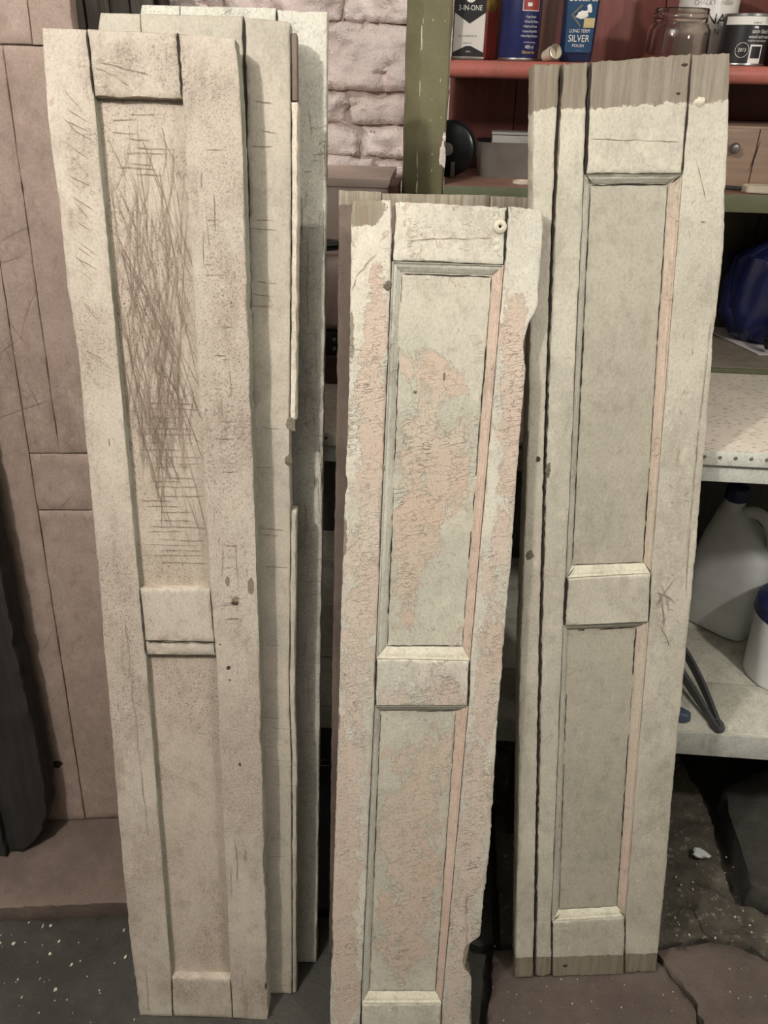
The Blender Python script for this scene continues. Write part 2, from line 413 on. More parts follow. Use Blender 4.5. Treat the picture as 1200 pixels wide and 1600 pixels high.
def wob(a, b, n, amp, rnd, bow=0):
    out = []
    for i in range(n+1):
        t = i/n; l = math.hypot(b[0]-a[0], b[1]-a[1]) or 1
        nx, nz = -(b[1]-a[1])/l, (b[0]-a[0])/l
        o = (rnd.random()-.5)*2*amp*(0 if i in (0, n) else 1) + bow*4*t*(1-t)
        out.append((a[0]+(b[0]-a[0])*t+nx*o, a[1]+(b[1]-a[1])*t+nz*o))
    return out
def blob(name, u, v, ru, rv, mat, parent, y=0, h=.0006, seed=0, n=14):
    V = [(u, y-h, v)]; F = []
    for ring, (s_, hh) in enumerate(((.6, .9), (1, -.3))):
        for i in range(n):
            a = 2*math.pi*i/n; k = 1+.38*float(fbm(np.array([math.cos(a)*1.6]), math.sin(a)*1.6, ring, seed, 2)[0])
            V.append((u+ru*s_*k*math.cos(a), y-h*hh, v+rv*s_*k*math.sin(a)))
    for i in range(n):
        F.append((0, 1+i, 1+(i+1) % n)); F.append((1+i, 1+n+i, 1+n+(i+1) % n, 1+(i+1) % n))
    return link(name, mesh(name, V, F, 60), mat, parent)
def ell(*E, add=0.):
    """soft ellipses (u, v, ru, rv, strength) summed: where old layers of paint have come away"""
    def f(u, v):
        r = np.zeros_like(u)
        for a, b, ra, rb, k in E: r = r + (k+add)*np.clip(1.25-np.sqrt(((u-a)/ra)**2+((v-b)/rb)**2), -.0, 1)
        return r
    return f

# ================================================================== SETTING
M['floor'] = stone('floor_dark_earth', S(66, 61, 54), S(52, 48, 43), 1, pale=S(96, 88, 76))
M['flag_dark'] = stone('flagstone_dark_grey', S(82, 79, 72), S(66, 63, 57), 2, .7, .5, S(112, 106, 94), .25)
M['flag_red'] = stone('flagstone_reddish_brown', S(112, 98, 88), S(94, 82, 74), 3, .75, .5, S(132, 116, 102), .3)
M['flag_step'] = stone('step_slab_dusty_brown', S(132, 114, 102), S(112, 97, 87), 4, .8, .4, S(146, 126, 112), .35)
M['mortar'] = stone('rough_cement', S(108, 101, 88), S(84, 78, 68), 5, .95, 1., S(164, 154, 136), .85)
M['white_stone'] = stone('whitewashed_stone', S(253, 236, 227), S(248, 226, 216), 6, .8, .8, S(244, 232, 226), .3)
M['wall_back'] = stone('wall_joint_lime_mortar', S(206, 186, 176), S(180, 160, 150), 7, .95, .8)

def flag(name, poly, z, thick, mat, parent, res=.012, amp=.002, sc=30, seed=0, extra=None, rnd=.004):
    poly = [Vector(p) for p in poly]; B = []
    for i, p in enumerate(poly):
        q = poly[(i+1) % len(poly)]; n = max(1, int((q-p).length/res))
        for k in range(n):
            c = p.lerp(q, k/n); j = fbm(np.array([c.x*60]), c.y*60, 0, seed+3, 3)[0]*rnd
            B.append(Vector((c.x+j, c.y+j*.7)))
    xs = [p.x for p in B]; ys = [p.y for p in B]
    pts = list(B); E_ = [(i, (i+1) % len(B)) for i in range(len(B))]
    x = min(xs)+res*.5
    while x < max(xs):
        y = min(ys)+res*.5
        while y < max(ys):
            ins = False; j = len(B)-1
            for i in range(len(B)):
                if (B[i].y > y) != (B[j].y > y) and x < (B[j].x-B[i].x)*(y-B[i].y)/(B[j].y-B[i].y)+B[i].x: ins = not ins
                j = i
            if ins: pts.append(Vector((x, y)))
            y += res
        x += res
    vo, eo, fo, *_ = delaunay_2d_cdt(pts, E_, [], 1, 1e-6)
    P = np.array([(p.x, p.y) for p in vo]); Z = z + amp*fbm(P[:, 0]*sc, P[:, 1]*sc, 0, seed, 4)
    if extra: Z = Z + extra(P[:, 0], P[:, 1])
    cnt = {}
    for f in fo:
        for i in range(3): k_ = tuple(sorted((f[i], f[(i+1) % 3]))); cnt.setdefault(k_, []).append((f[i], f[(i+1) % 3]))
    V = [(a, b, c) for (a, b), c in zip(P, Z)]; F = [tuple(f) for f in fo]
    edge = [v_[0] for v_ in cnt.values() if len(v_) == 1]
    vmap = {}
    for a, b in edge:
        for q in (a, b):
            if q not in vmap: vmap[q] = len(V); V.append((P[q, 0], P[q, 1], z-thick)); V[q] = (V[q][0], V[q][1], V[q][2]-.0025)
        F.append((b, a, vmap[a], vmap[b]))
    return link(name, mesh(name, V, F, 55), mat, parent)

xx = np.linspace(-1.95, 1.85, 48); yy = np.linspace(-1.55, 1.95, 44)
X, Yg = np.meshgrid(xx, yy, indexing='ij'); Zg = -.03 + .006*fbm(X*9, Yg*9, 0, 2, 3)
ix = np.arange(X.size).reshape(X.shape)
floor = link('floor', mesh('floor', np.stack([X, Yg, Zg], -1).reshape(-1, 3), np.stack([ix[:-1, :-1], ix[1:, :-1], ix[1:, 1:], ix[:-1, 1:]], -1).reshape(-1, 4)),
             M['floor'], kind='structure', label='dark dirty workshop floor of worn flagstones and rough cement')
flag('flagstone', [(-1.3, .25), (.128, .25), (.134, .80), (.148, .92), (-.1, .97), (-.42, .955), (-.535, .940), (-.80, .900), (-1.3, .83)], 0, .03, M['flag_dark'], floor, .016, .0016, 24, 1)
flag('flagstone', [(-1.3, .842), (-.80, .912), (-.545, .950), (-.44, .965), (-.44, 1.78), (-1.3, 1.78)], .026, .05, M['flag_step'], floor, .018, .0016, 14, 2)
flag('flagstone', [(.150, .25), (.535, .25), (.525, .86), (.497, .912), (.47, .955), (.3, .945), (.165, .93), (.150, .80)], 0, .03, M['flag_red'], floor, .014, .0016, 26, 3)
flag('flagstone', [(.543, .25), (1.3, .25), (1.3, .92), (.70, .952), (.645, .978), (.59, .986), (.48, .958), (.506, .914), (.534, .862)], .002, .03, M['flag_red'], floor, .014, .0018, 26, 4)
def groove(u, v):
    a = np.array([.568, 1.075]); b = np.array([.590, 1.005]); d_ = b-a; L2 = d_@d_
    t = np.clip(((u-a[0])*d_[0]+(v-a[1])*d_[1])/L2, 0, 1); ds = np.hypot(u-a[0]-t*d_[0], v-a[1]-t*d_[1])
    return -.02*np.exp(-(ds/.0045)**2) + .02*np.clip((v-1.0)/.25, 0, 1) + .008*np.exp(-(((u-.585)/.03)**2+((v-1.09)/.03)**2))
flag('rough_cement_patch', [(.18, .952), (.3, .96), (.47, .968), (.59, .998), (.65, .99), (.70, .965), (.80, .96), (.80, 1.06), (.715, 1.055), (.665, 1.075), (.655, 1.13), (.66, 1.19), (.665, 1.30), (.64, 1.42), (.60, 1.72), (.18, 1.72)],
     -.002, .03, M['mortar'], floor, .009, .006, 45, 5, groove)
flag('flagstone', [(.690, 1.09), (.72, 1.07), (1.0, 1.10), (1.0, 1.42), (.80, 1.40), (.70, 1.33), (.695, 1.20)], .045, .07, M['flag_dark'], floor, .012, .003, 22, 6)
flag('flagstone', [(-.42, .985), (-.1, .99), (.14, .94), (.165, .95), (.165, 1.72), (-.42, 1.72)], -.004, .03, M['flag_dark'], floor, .02, .002, 22, 7)

# the rest of the small whitewashed store room
M['plaster'] = stone('grubby_grey_plaster', S(138, 138, 132), S(122, 122, 116), 8, .9, .3)
M['ceiling'] = stone('whitewashed_ceiling', S(234, 235, 230), S(226, 227, 222), 9, .9, .3)
for nm, b_ in (('ceiling', (-2.0, 2.0, -1.5, 1.93, 2.46, 2.54)), ('wall_left', (-2.0, -1.9, -1.5, 1.93, -.03, 2.46)), ('wall_right', (1.75, 1.85, -1.5, 1.93, -.03, 2.46)), ('wall_front', (-2.0, 1.85, -1.6, -1.5, -.03, 2.46))):
    box(nm, *b_, M['ceiling' if nm == 'ceiling' else 'plaster'], None, .0, kind='structure', label='plain %s of the small store room' % nm.replace('_', ' '))
# whitewashed rubble wall
wall = box('wall_back', -1.9, 1.75, 1.832, 1.93, -.03, 2.46, M['wall_back'], bev=.004, kind='structure', label='whitewashed rubble stone wall behind the bench')
rows = [.99, 1.075, 1.15, 1.205, 1.262, 1.302, 1.362, 1.424, 1.545, 1.62, 1.69, 1.76, 1.86]
rs = random.Random(5)
def rubble(x0, x1, z0, z1, seed, bulge=.012):
    nx = max(8, int((x1-x0)/.0055)); nz = max(6, int((z1-z0)/.005))
    a = np.linspace(0, 1, nx); b = np.linspace(0, 1, nz); A_, B_ = np.meshgrid(a, b, indexing='ij')
    jz = .011*fbm((x0+(x1-x0)*A_)*13, 0, z0, seed % 97, 3)
    Xs = x0+(x1-x0)*A_ + .004*fbm(B_*3, A_, 1, seed, 2); Zs = z0+(z1-z0)*B_ + jz*np.where(B_ > .5, 1, -.3)
    edge = np.minimum(np.minimum(A_*(x1-x0), (1-A_)*(x1-x0)), np.minimum(B_*(z1-z0), (1-B_)*(z1-z0)))
    r = np.clip((edge+.003*fbm(Xs*60, 7, Zs*60, seed, 2))/.010, 0, 1)
    Ys = 1.812 + .020*(1-np.sqrt(1-(1-r)**2)) - bulge*np.sin(np.pi*A_)*np.sin(np.pi*B_)*.6 + .011*fbm(Xs*22, 0, Zs*34, seed % 5, 5) + .006*fbm(Xs*9, 2, Zs*9, 1, 2) + .020*np.clip(fbm(Xs*48, 4, Zs*60, 3, 3)-.62, 0, 1)**.6
    Pn = np.stack([Xs, Ys, Zs], -1).reshape(-1, 3); ii = np.arange(nx*nz).reshape(nx, nz)
    F = np.stack([ii[:-1, :-1], ii[1:, :-1], ii[1:, 1:], ii[:-1, 1:]], -1).reshape(-1, 4).tolist()
    loop = list(ii[:, 0]) + list(ii[-1, 1:]) + list(ii[-2::-1, -1]) + list(ii[0, -2:0:-1])
    nb = len(Pn); Bk = Pn[loop].copy(); Bk[:, 1] = 1.85; Pn = np.vstack([Pn, Bk])
    for i in range(len(loop)):
        j = (i+1) % len(loop); F.append((loop[j], loop[i], nb+i, nb+j))
    link('stone', mesh('stone', Pn, F, 70), M['white_stone'], wall)
sd = 0
for q in range(len(rows)-1):
    z0, z1 = rows[q], rows[q+1]; x = -1.35 - rs.random()*.1
    while x < .12:
        wd = rs.uniform(.1, .24)*(1.3 if z1-z0 > .08 else 1); sd += 1
        gap = .004 if rs.random() < .6 else .010
        if q in (4, 5, 6): gap = .007
        rubble(x+.003, x+wd-.002, z0+gap*.5, z1-gap*.5, sd)
        x += wd

# ================================================================== PLANK DOOR, POSTS AT LEFT
M['door'] = paint('door_paint_dusty_pink', S(180, 158, 144), S(166, 144, 130), S(146, 122, 108), None, seed=20, peel=-.75, dirt=S(104, 84, 72), dirt_amt=.4, crack=(14, 20), crack_amt=.3, speck=.15, rough=.6, bump=.3)
M['grey_timber'] = wood('weathered_grey_timber', S(150, 142, 132), S(92, 86, 80), 3, (55, 55, 2.5))
M['dark_timber'] = wood('blackened_timber', S(58, 52, 47), S(34, 31, 29), 4, (50, 50, 3), .75)
M['nail'] = plain('rusty_iron', S(72, 56, 46), .7, .4)
door = empty('panelled_door', (-.7804, 1.1196, .0275), (math.radians(-9), 0, math.radians(7)),
             label='dusty pink painted old door leaning at the far left behind the shutters', cat='door')
def dpl(name, u0, u1, v0, v1, y0=0., seed=0, mat='door'):
    return board(name, [(u0, v0), (u0, v1)], [(u1, v0), (u1, v1)], y0, .032, M[mat], door, .012, .016, .0004, seed=seed, lowf=.0006)
dpl('stile', -.17, .0595, 0, 1.9, 0, 1); dpl('panel', .0612, .2235, .002, .7245, .001, 2)
dpl('rail', .0610, .2235, .7262, .8350, 0, 3); dpl('panel', .0605, .1135, .8366, 1.4868, .001, 4)
dpl('panel', .1150, .2235, .8366, 1.4868, 0, 5); dpl('rail', .0605, .1592, 1.4885, 1.9, 0, 6); dpl('stile', .1608, .2235, 1.4885, 1.9, 0, 7)
blob('knot', .018, .150, .016, .013, M['nail'], door, 0, .0006, 4)
M['crack_door'] = plain('door_scratch', S(150, 126, 114), .9)
rb = random.Random(3)
ribbons('scratch_lines', [wob((rb.uniform(-.05, .10), v), (0+rb.uniform(.0, .16), v+rb.uniform(.05, .1)), 6, .0015, rb) for v in [rb.uniform(.2, 1.5) for _ in range(30)]], -.0012, M['crack_door'], door, .0005)

beam = empty('blackened_timber', (-.800, 1.040, .026), (math.radians(-8.5), 0, math.radians(9)), label='blackened rough timber leaning against the pink door at the left edge', cat='timber')
board('beam', [(-.115, 0), (-.105, 1.5)], [(-.018, .0), (.025, .04), (.046, .10), (.052, .20), (.046, .5), (.030, 1.5)], 0, .055, M['dark_timber'], beam, .01, .012, .003, (.003, .003), (.004, .006), (.004, .002), .004, 11, lowf=.003)
board('splintered_strip', [(-.112, .012), (-.108, .9)], [(-.045, 0), (-.052, .42), (-.075, .9)], -.012, .003, M['dark_timber'], beam, .01, .012, .002, (.003, .004), (.004, .005), (.003, .002), .003, 12)

tp = empty('timber_post', (-.66, 1.66, .026), label='weathered grey grooved timber post behind the pink door', cat='post')
for k, (a, b, yy0) in enumerate(((-.048, -.022, .006), (-.018, .022, 0.), (.026, .062, .010), (.066, .10, .004))):
    board('post_strip', [(a, 0), (a, 2.2)], [(b, 0), (b, 2.2)], yy0, .06, M['grey_timber'], tp, .006, .03, .0012, (.0012, .0012), seed=30+k, bev=.003)
box('post_core', -.05, .102, .03, .09, 0, 2.2, M['dark_timber'], tp, .004)
tube('iron_pipe', smoothpts([(-.545, 1.70, 1.45), (-.545, 1.70, 1.60), (-.55, 1.70, 1.9), (-.55, 1.70, 2.3)]), .012, M['nail'], label='dark iron pipe on the stone wall above the stacked shutters', cat='pipe')

# ================================================================== SHUTTERS
def shutter(loc, yaw, lean, label):
    return empty('shutter', loc, (math.radians(-lean), 0, math.radians(yaw)), label=label, cat='shutter', group='old wooden window shutters')

# ---- A: front left, plain square recesses, scratched
A = shutter((-.4706, .7504, .0015), 3.5, 13, 'front left cream shutter with square recessed panels covered in fine scratches')
Al = [(0.0, 0.0), (-.0037, .1266), (-.0061, .2628), (-.0064, .4164), (-.0054, .6286), (-.0048, .7592), (-.0042, .882), (-.005, 1.0347), (-.0055, 1.1591), (-.0117, 1.2512), (-.0129, 1.3698), (-.0165, 1.4519), (-.0143, 1.5546)]
Ar = [(.2309, .0001), (.231, .2712), (.2312, .5209), (.2314, .7448), (.2301, .8484), (.2297, .9468), (.2288, 1.0858), (.2274, 1.2565), (.2269, 1.4125), (.2257, 1.4784), (.2225, 1.5467)]
def fA(u, v): return (ell((-.01, 1.5, .02, .1, .9), (.2, 1.49, .04, .06, .25), (.21, 1.2, .02, .2, .2))(u, v),
                      ell((.221, .83, .006, .02, 1.1), (.196, .806, .012, .008, .9), (.187, .835, .006, .014, .8), (.028, 1.045, .006, .016, .55))(u, v),
                      ell((.2, 1.0, .05, .5, .5), (.02, .8, .05, .4, .35))(u, v))
board('stile', Al, [(.0594, -.001), (.0615, .0866), (.0576, .7119), (.0552, .8211), (.0431, 1.4799), (.0400, 1.5535)], 0, .032, M['A_frame'], A, jit=(.0008, .0005), chip=(.0015, 0), seed=1, field=fA, side=M['A_side'], lowf=.0006)
board('stile', [(.1669, 0), (.1657, .0906), (.1646, .714), (.1604, .8241), (.1543, 1.4799), (.1522, 1.5515)], Ar, 0, .032, M['A_frame'], A, jit=(.0005, .001), chip=(0, .003), seed=2, field=fA, side=M['A_side'], lowf=.0006)
board('rail', [(.0602, 0), (.0626, .0885)], [(.1661, 0), (.1650, .0905)], .0004, .030, M['A_frame'], A, seed=3, field=fA)
board('rail', [(.0584, .7362), (.0560, .8216)], [(.1636, .7376), (.1600, .8246)], .0006, .030, M['A_frame'], A, seed=4, field=fA)
board('rail_lip', [(.0586, .7122), (.0582, .7352)], [(.1640, .7142), (.1638, .7364)], .0022, .030, M['A_frame'], A, seed=5, field=fA, ends=(.001, .002))
board('rail', [(.0438, 1.4797), (.0412, 1.5545)], [(.1534, 1.4797), (.1508, 1.5520)], .0006, .030, M['A_frame'], A, seed=6, field=fA, ends=(.0012, .0012))
board('panel', [(.048, .812), (.036, 1.49)], [(.17, .812), (.164, 1.49)], .0140, .027, M['A_panel'], A, seed=7, lowf=.0008)
board('panel', [(.054, .08), (.050, .722)], [(.174, .08), (.172, .722)], .0140, .027, M['A_panel'], A, seed=8, lowf=.0008)
rb = random.Random(11); L_ = []
for i in range(26):      # horizontal hairlines across the upper panel
    v = .86+.0095*i+rb.uniform(-.003, .003); a = .06+rb.random()*.03; L_.append(wob((a, v), (min(.156, a+rb.uniform(.04, .09)), v+rb.uniform(-.001, .002)), 9, .0006, rb))
for i in range(9):
    v = 1.39+.009*i+rb.uniform(-.003, .003); a = .055+rb.random()*.03; L_.append(wob((a, v), (a+rb.uniform(.03, .06), v+rb.uniform(-.002, .002)), 7, .0006, rb))
for i in range(190):      # fine strokes fanning and crossing
    q = rb.random(); up = 1.05+.40*rb.random()
    if q < .45: a = (.046+.085*rb.random(), up); b = (a[0]+rb.uniform(.02, .075), a[1]-rb.uniform(.08, .24))
    elif q < .8: a = (.075+.075*rb.random(), up); b = (a[0]-rb.uniform(.01, .055), a[1]-rb.uniform(.08, .24))
    else: a = (.055+.09*rb.random(), up+.02); b = (a[0]+rb.uniform(-.006, .006), a[1]-rb.uniform(.05, .16))
    b = (min(.157, max(.050, b[0])), max(.9, b[1]))
    L_.append((wob(a, b, 12, .0006, rb, rb.uniform(-.008, .008)), rb.uniform(.0003, .0006)))
ribbons('scratch_lines', L_, .0127, M['crack_soft'], A, .0006, 1)
L_ = []
for i in range(22):
    v = rb.uniform(1.15, 1.5); a = rb.uniform(0, .012); L_.append(wob((a, v), (a+rb.uniform(.015, .035), v-rb.uniform(.01, .03)), 4, .0006, rb))
for i in range(26):
    v = rb.uniform(.75, 1.45); a = rb.uniform(.168, .19); L_.append(wob((a, v), (a+rb.uniform(.008, .03), v+rb.uniform(-.001, .001)), 4, .0006, rb))
for i in range(26):
    v = rb.uniform(.1, 1.4); a = rb.uniform(.17, .22); L_.append(wob((a, v), (a+rb.uniform(-.003, .003), v-rb.uniform(.01, .06)), 5, .0006, rb))
L_.append(wob((.030, .78), (.040, .38), 26, .002, rb)); L_.append(wob((.020, .12), (.018, .01), 10, .001, rb)); L_.append(wob((.05, 1.52), (.115, 1.505), 8, .001, rb))
L_.append(wob((.045, 1.513), (.09, 1.49), 8, .001, rb, .003))
ribbons('crack_lines', L_, -.0013, M['crack_soft'], A, .0006, 2)
ribbons('joint_line', [(wob((.1668, 0), (.1656, .09), 8, .0004, rb), .0010), (wob((.1535, 1.4797), (.1515, 1.552), 14, .0005, rb), .0028), (wob((.0432, 1.481), (.0406, 1.553), 12, .0004, rb), .0016), (wob((.0597, .002), (.0620, .088), 8, .0004, rb), .0012),
                       (wob((.0578, .714), (.0556, .822), 12, .0004, rb), .0014), (wob((.1640, .714), (.1604, .824), 12, .0004, rb), .0010), (wob((.06, .7362), (.163, .7372), 16, .0006, rb), .0014)], -.0008, M['gap'], A)
for q, (u, v, a, b) in enumerate(((.1956, .5256, .0018, .0035), (.1832, .6951, .003, .003), (.185, .675, .0015, .0012), (.196, .803, .006, .003), (.2275, .0767, .002, .010), (.172, .7345, .002, .001))):
    blob('gouge', u, v, a, b, M['chip_dark'], A, -.0004, .0009, 40+q)

# ---- generic shutter mostly hidden behind others
def backing(root, u0b, u0t, ja, jb, H, sh, mat, th, seed):
    """left stile, rails and panels; the right stile is built by the caller; u shifts linearly from bottom to top"""
    sl = lambda u, v: u+sh*v/H
    board('stile', [(sl(u0b, 0), 0), (sl(u0b, H-.02), H-.02), (sl(u0b, H)+.006, H)], [(sl(u0b+.055, 0), 0), (sl(u0b+.055, H), H)], 0, th, M[mat], root, .008, .012, seed=seed)
    for q, (va, vb) in enumerate(((0, .085), (.70, .80), (H-.085, H))):
        board('rail', [(sl(u0b+.056, va), va), (sl(u0b+.056, vb), vb)], [(sl(ja, va)-.001, va), (sl(ja, vb)-.001, vb)], .0006, th-.002, M[mat], root, .01, .01, seed=seed+q)
    for va, vb in ((.08, .705), (.795, H-.08)):
        board('panel', [(sl(u0b+.05, va), va), (sl(u0b+.05, vb), vb)], [(sl(ja, va)+.006, va), (sl(ja, vb)+.006, vb)], .009, th-.008, M[mat], root, .012, .02, seed=seed+9)

B_ = shutter((-.199, .812, .0015), 4, 13.2, 'pale green-cream shutter directly behind the scratched front left one, with a moulded right edge')
def fB(u, v): return (np.zeros_like(u), ell((.010, 1.03, .007, .03, .9), (.006, .98, .004, .02, .8))(u, v), ell((0, 1.3, .1, .3, .1))(u, v))
board('stile', [(-.0680, 0), (-.0560, .8), (-.0478, 1.36), (-.0478, 1.5740)], [(-.0085, 0), (-.003, .4809), (-.005, .6002), (.0016, .9238), (.0012, .98), (.0020, 1.0592), (.0085, 1.3701), (.0100, 1.5690)], 0, .032, M['B'], B_, jit=(.0006, .0004), ends=(.001, .001), seed=21, field=fB, lowf=.0005)
prof_r = [(-.0082, 0), (-.0023, .4809), (-.0045, .6002), (.0020, .9238)]
board('edge_bead', [(-.0078, 0), (-.0020, .4809), (-.0042, .6002), (.0024, .9238)], [(0, 0), (.0067, .4809), (.0039, .6002), (.0107, .9238)], .003, .030, M['B'], B_, .0025, .006, bev=.002, seed=22)
board('edge_bead', [(.0034, 1.060), (.0096, 1.3701), (.0104, 1.478)], [(.0114, 1.060), (.0180, 1.3701), (.0190, 1.478)], .003, .030, M['top_cream'], B_, .0025, .006, bev=.002, seed=23, jit=(.0006, .001))
backing(B_, -.2547, -.2341+.0206*0, -.0690, 0, 1.5745, .0206, 'B', .032, 24)
blob('chip_or_glint', .004, 1.055, .008, .010, M['chip'], B_, -.0003, .0006, 3); blob('chip_or_glint', .0, 1.0, .006, .008, M['chip'], B_, -.0003, .0006, 4)
rb = random.Random(21)
ribbons('crack_lines', [wob((a, v), (a+rb.uniform(.02, .045), v-rb.uniform(0, .004)), 7, .0006, rb) for v, a in [(rb.uniform(.3, 1.48), rb.uniform(-.05, -.03)) for _ in range(22)]], -.0010, M['crack_soft'], B_, .0006, 3)
ribbons('joint_line', [(wob((-.0482, 1.46), (-.0482, 1.574), 14, .0006, rb), .0036), (wob((-.050, 1.25), (-.0482, 1.46), 14, .0006, rb), .0014)], -.0006, M['gap'], B_)
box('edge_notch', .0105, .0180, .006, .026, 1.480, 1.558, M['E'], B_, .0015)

C_ = shutter((-.1707, .874, .0015), 5, 13.4, 'grey-green cracked shutter rearmost of the left stack, against the bench')
def fC(u, v): return (np.zeros_like(u), ell((.024, 1.4, .004, .1, .6))(u, v), ell((0, .8, .1, .9, .5))(u, v))
board('stile', [(-.075, 0), (-.060, .8), (-.0400, 1.5860)], [(0, 0), (.0098, .552), (.0178, .995), (.0244, 1.3625), (.0271, 1.5846)], 0, .032, M['C'], C_, jit=(.0005, .0008), chip=(0, .0015), ends=(.001, .0015), seed=31, field=fC, lowf=.0006)
backing(C_, -.2593, 0, -.076, 0, 1.588, .0352, 'C', .032, 34)
rb = random.Random(31)
L_ = [wob((a, v), (a+rb.uniform(.008, .03), v+rb.uniform(-.002, .002)), 5, .001, rb) for v, a in [(rb.uniform(.4, 1.45), rb.uniform(-.015, .005)) for _ in range(30)]]
L_ += [wob((a, v), (a+rb.uniform(-.004, .004), v-rb.uniform(.02, .09)), 7, .001, rb) for v, a in [(rb.uniform(.4, 1.5), rb.uniform(-.015, .02)) for _ in range(20)]]
ribbons('crack_lines', L_, -.0012, M['crack'], C_, .0005, 4)
ribbons('joint_line', [(wob((-.0408, 1.50), (-.0404, 1.586), 10, .0005, rb), .0028)], -.0006, M['gap'], C_)

# ---- E: behind D
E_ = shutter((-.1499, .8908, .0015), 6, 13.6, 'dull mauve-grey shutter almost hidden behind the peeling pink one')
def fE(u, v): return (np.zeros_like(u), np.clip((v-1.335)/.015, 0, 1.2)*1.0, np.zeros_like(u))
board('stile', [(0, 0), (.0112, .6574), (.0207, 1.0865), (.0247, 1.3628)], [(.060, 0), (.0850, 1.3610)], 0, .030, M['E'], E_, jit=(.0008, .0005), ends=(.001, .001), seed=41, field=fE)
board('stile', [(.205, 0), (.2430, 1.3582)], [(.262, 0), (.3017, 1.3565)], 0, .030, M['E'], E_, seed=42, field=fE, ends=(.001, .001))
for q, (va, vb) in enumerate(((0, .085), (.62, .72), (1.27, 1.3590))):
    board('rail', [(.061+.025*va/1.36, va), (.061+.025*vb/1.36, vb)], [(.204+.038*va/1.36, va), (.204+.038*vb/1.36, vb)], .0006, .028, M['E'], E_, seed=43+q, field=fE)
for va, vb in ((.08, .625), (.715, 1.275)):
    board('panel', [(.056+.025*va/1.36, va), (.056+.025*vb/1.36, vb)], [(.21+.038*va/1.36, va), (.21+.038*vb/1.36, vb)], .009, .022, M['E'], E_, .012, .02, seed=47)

# ---- D: peeling pink in the middle
D = shutter((-.1282, .7363, .0015), 6.3, 14.6, 'short middle shutter with cream paint peeling off a pink layer and a ragged right edge')
Dl = [(0, 0), (0.0016, 0.0560), (0.0088, 0.3064), (0.0187, 0.6015), (0.0245, 0.8134), (0.0297, 0.9601), (0.0364, 1.1414), (0.0392, 1.3079), (0.0395, 1.3689), (0.0427, 1.3769)]
Dr = [(0.2510, -0.0000), (0.2478, 0.0494), (0.2456, 0.1320), (0.2336, 0.1591), (0.2395, 0.2054), (0.2553, 0.2182), (0.2602, 0.3017), (0.2652, 0.4250), (0.2651, 0.5990), (0.2674, 0.6760), (0.2690, 0.7609), (0.2724, 0.8629), (0.2742, 0.9698), (0.2744, 1.0168), (0.2767, 1.0898), (0.2789, 1.1603), (0.2734, 1.1946), (0.2781, 1.2200), (0.2896, 1.2453), (0.2919, 1.3427), (0.2885, 1.3651), (0.2866, 1.3684)]
Dlj = [(0.0535, 0.0000), (0.0566, 0.0849), (0.0756, 0.6505), (0.0770, 0.7307), (0.0937, 1.3005), (0.0952, 1.3762)]
Drj = [(0.1947, -0.0000), (0.1944, 0.0814), (0.2183, 0.6493), (0.2182, 0.7266), (0.2412, 1.2973), (0.2425, 1.3704)]
def fD(u, v):
    r = ell((.075, 1.24, .02, .055, 1.0), (.070, 1.14, .026, .10, .8), (.068, .96, .03, .16, .9), (.055, .78, .035, .14, .75), (.035, .52, .035, .22, .7), (.025, .25, .03, .25, .75), (.03, .1, .03, .1, .3),
            (.262, 1.18, .022, .09, 1.), (.266, 1.05, .022, .12, .95), (.258, .86, .022, .14, .55), (.252, .70, .022, .10, .95), (.238, .48, .028, .16, .8), (.225, .28, .03, .18, .8), (.22, .1, .03, .12, .65),
            (.15, .665, .06, .035, .55), (.10, .66, .03, .03, .5), (.20, .67, .02, .03, .5), add=.15)(u, v)
    g_ = ell((.055, 1.365, .035, .03, 1.1), (.2955, 1.365, .006, .012, .9), (.2836, 1.19, .006, .022, 1.2), (.2850, 1.01, .005, .018, 1.1), (.2815, .94, .005, .016, 1.1), (.236, .175, .010, .035, 1.2), (.248, .06, .008, .05, .8),
             (.030, .92, .006, .05, .7), (.040, 1.2, .006, .05, .8), (.033, 1.07, .005, .05, .7), (.02, .62, .005, .03, .7), (.268, .64, .005, .02, .9))(u, v)
    return r, g_, np.clip(r*.6, 0, .8)
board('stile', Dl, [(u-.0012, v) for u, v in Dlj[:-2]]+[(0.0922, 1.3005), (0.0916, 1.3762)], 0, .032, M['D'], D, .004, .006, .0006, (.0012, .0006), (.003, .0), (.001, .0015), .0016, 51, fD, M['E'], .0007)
board('stile', [(u+.0012, v) for u, v in Drj], Dr, 0, .032, M['D'], D, .004, .006, .0006, (.0005, .0012), (0, .0022), (.001, .0015), .0016, 52, fD, M['chip'], .0007)
board('rail', [(0.0545, -0.0000), (0.0570, 0.0828)], [(0.1942, 0.0000), (0.1941, 0.0802)], 0, .03, M['D'], D, .004, .005, .0005, seed=53, field=fD)
board('rail', [(0.0766, 0.6515), (0.0779, 0.7297)], [(0.2175, 0.6505), (0.2175, 0.7257)], -.0014, .03, M['D'], D, .004, .005, .0005, seed=54, field=fD, bev=.002)
board('rail', [(0.0953, 1.3015), (0.0955, 1.3315), (0.0972, 1.3411), (0.0977, 1.3746)], [(0.2402, 1.2982), (0.2413, 1.3695)], 0, .03, M['D'], D, .004, .005, .0006, (.001, .0006), seed=55, field=fD, ends=(.0005, .0015))
def quad_panel(root, q, y, th, mat, seed, field=None, ext=.006, lowf=.0008):
    (a, b, c, d) = q
    board('panel', [(a[0]-ext, a[1]-ext), (d[0]-ext, d[1]+ext)], [(b[0]+ext, b[1]-ext), (c[0]+ext, c[1]+ext)], y, th, M[mat], root, .004, .006, .0004, seed=seed, field=field, lowf=lowf)
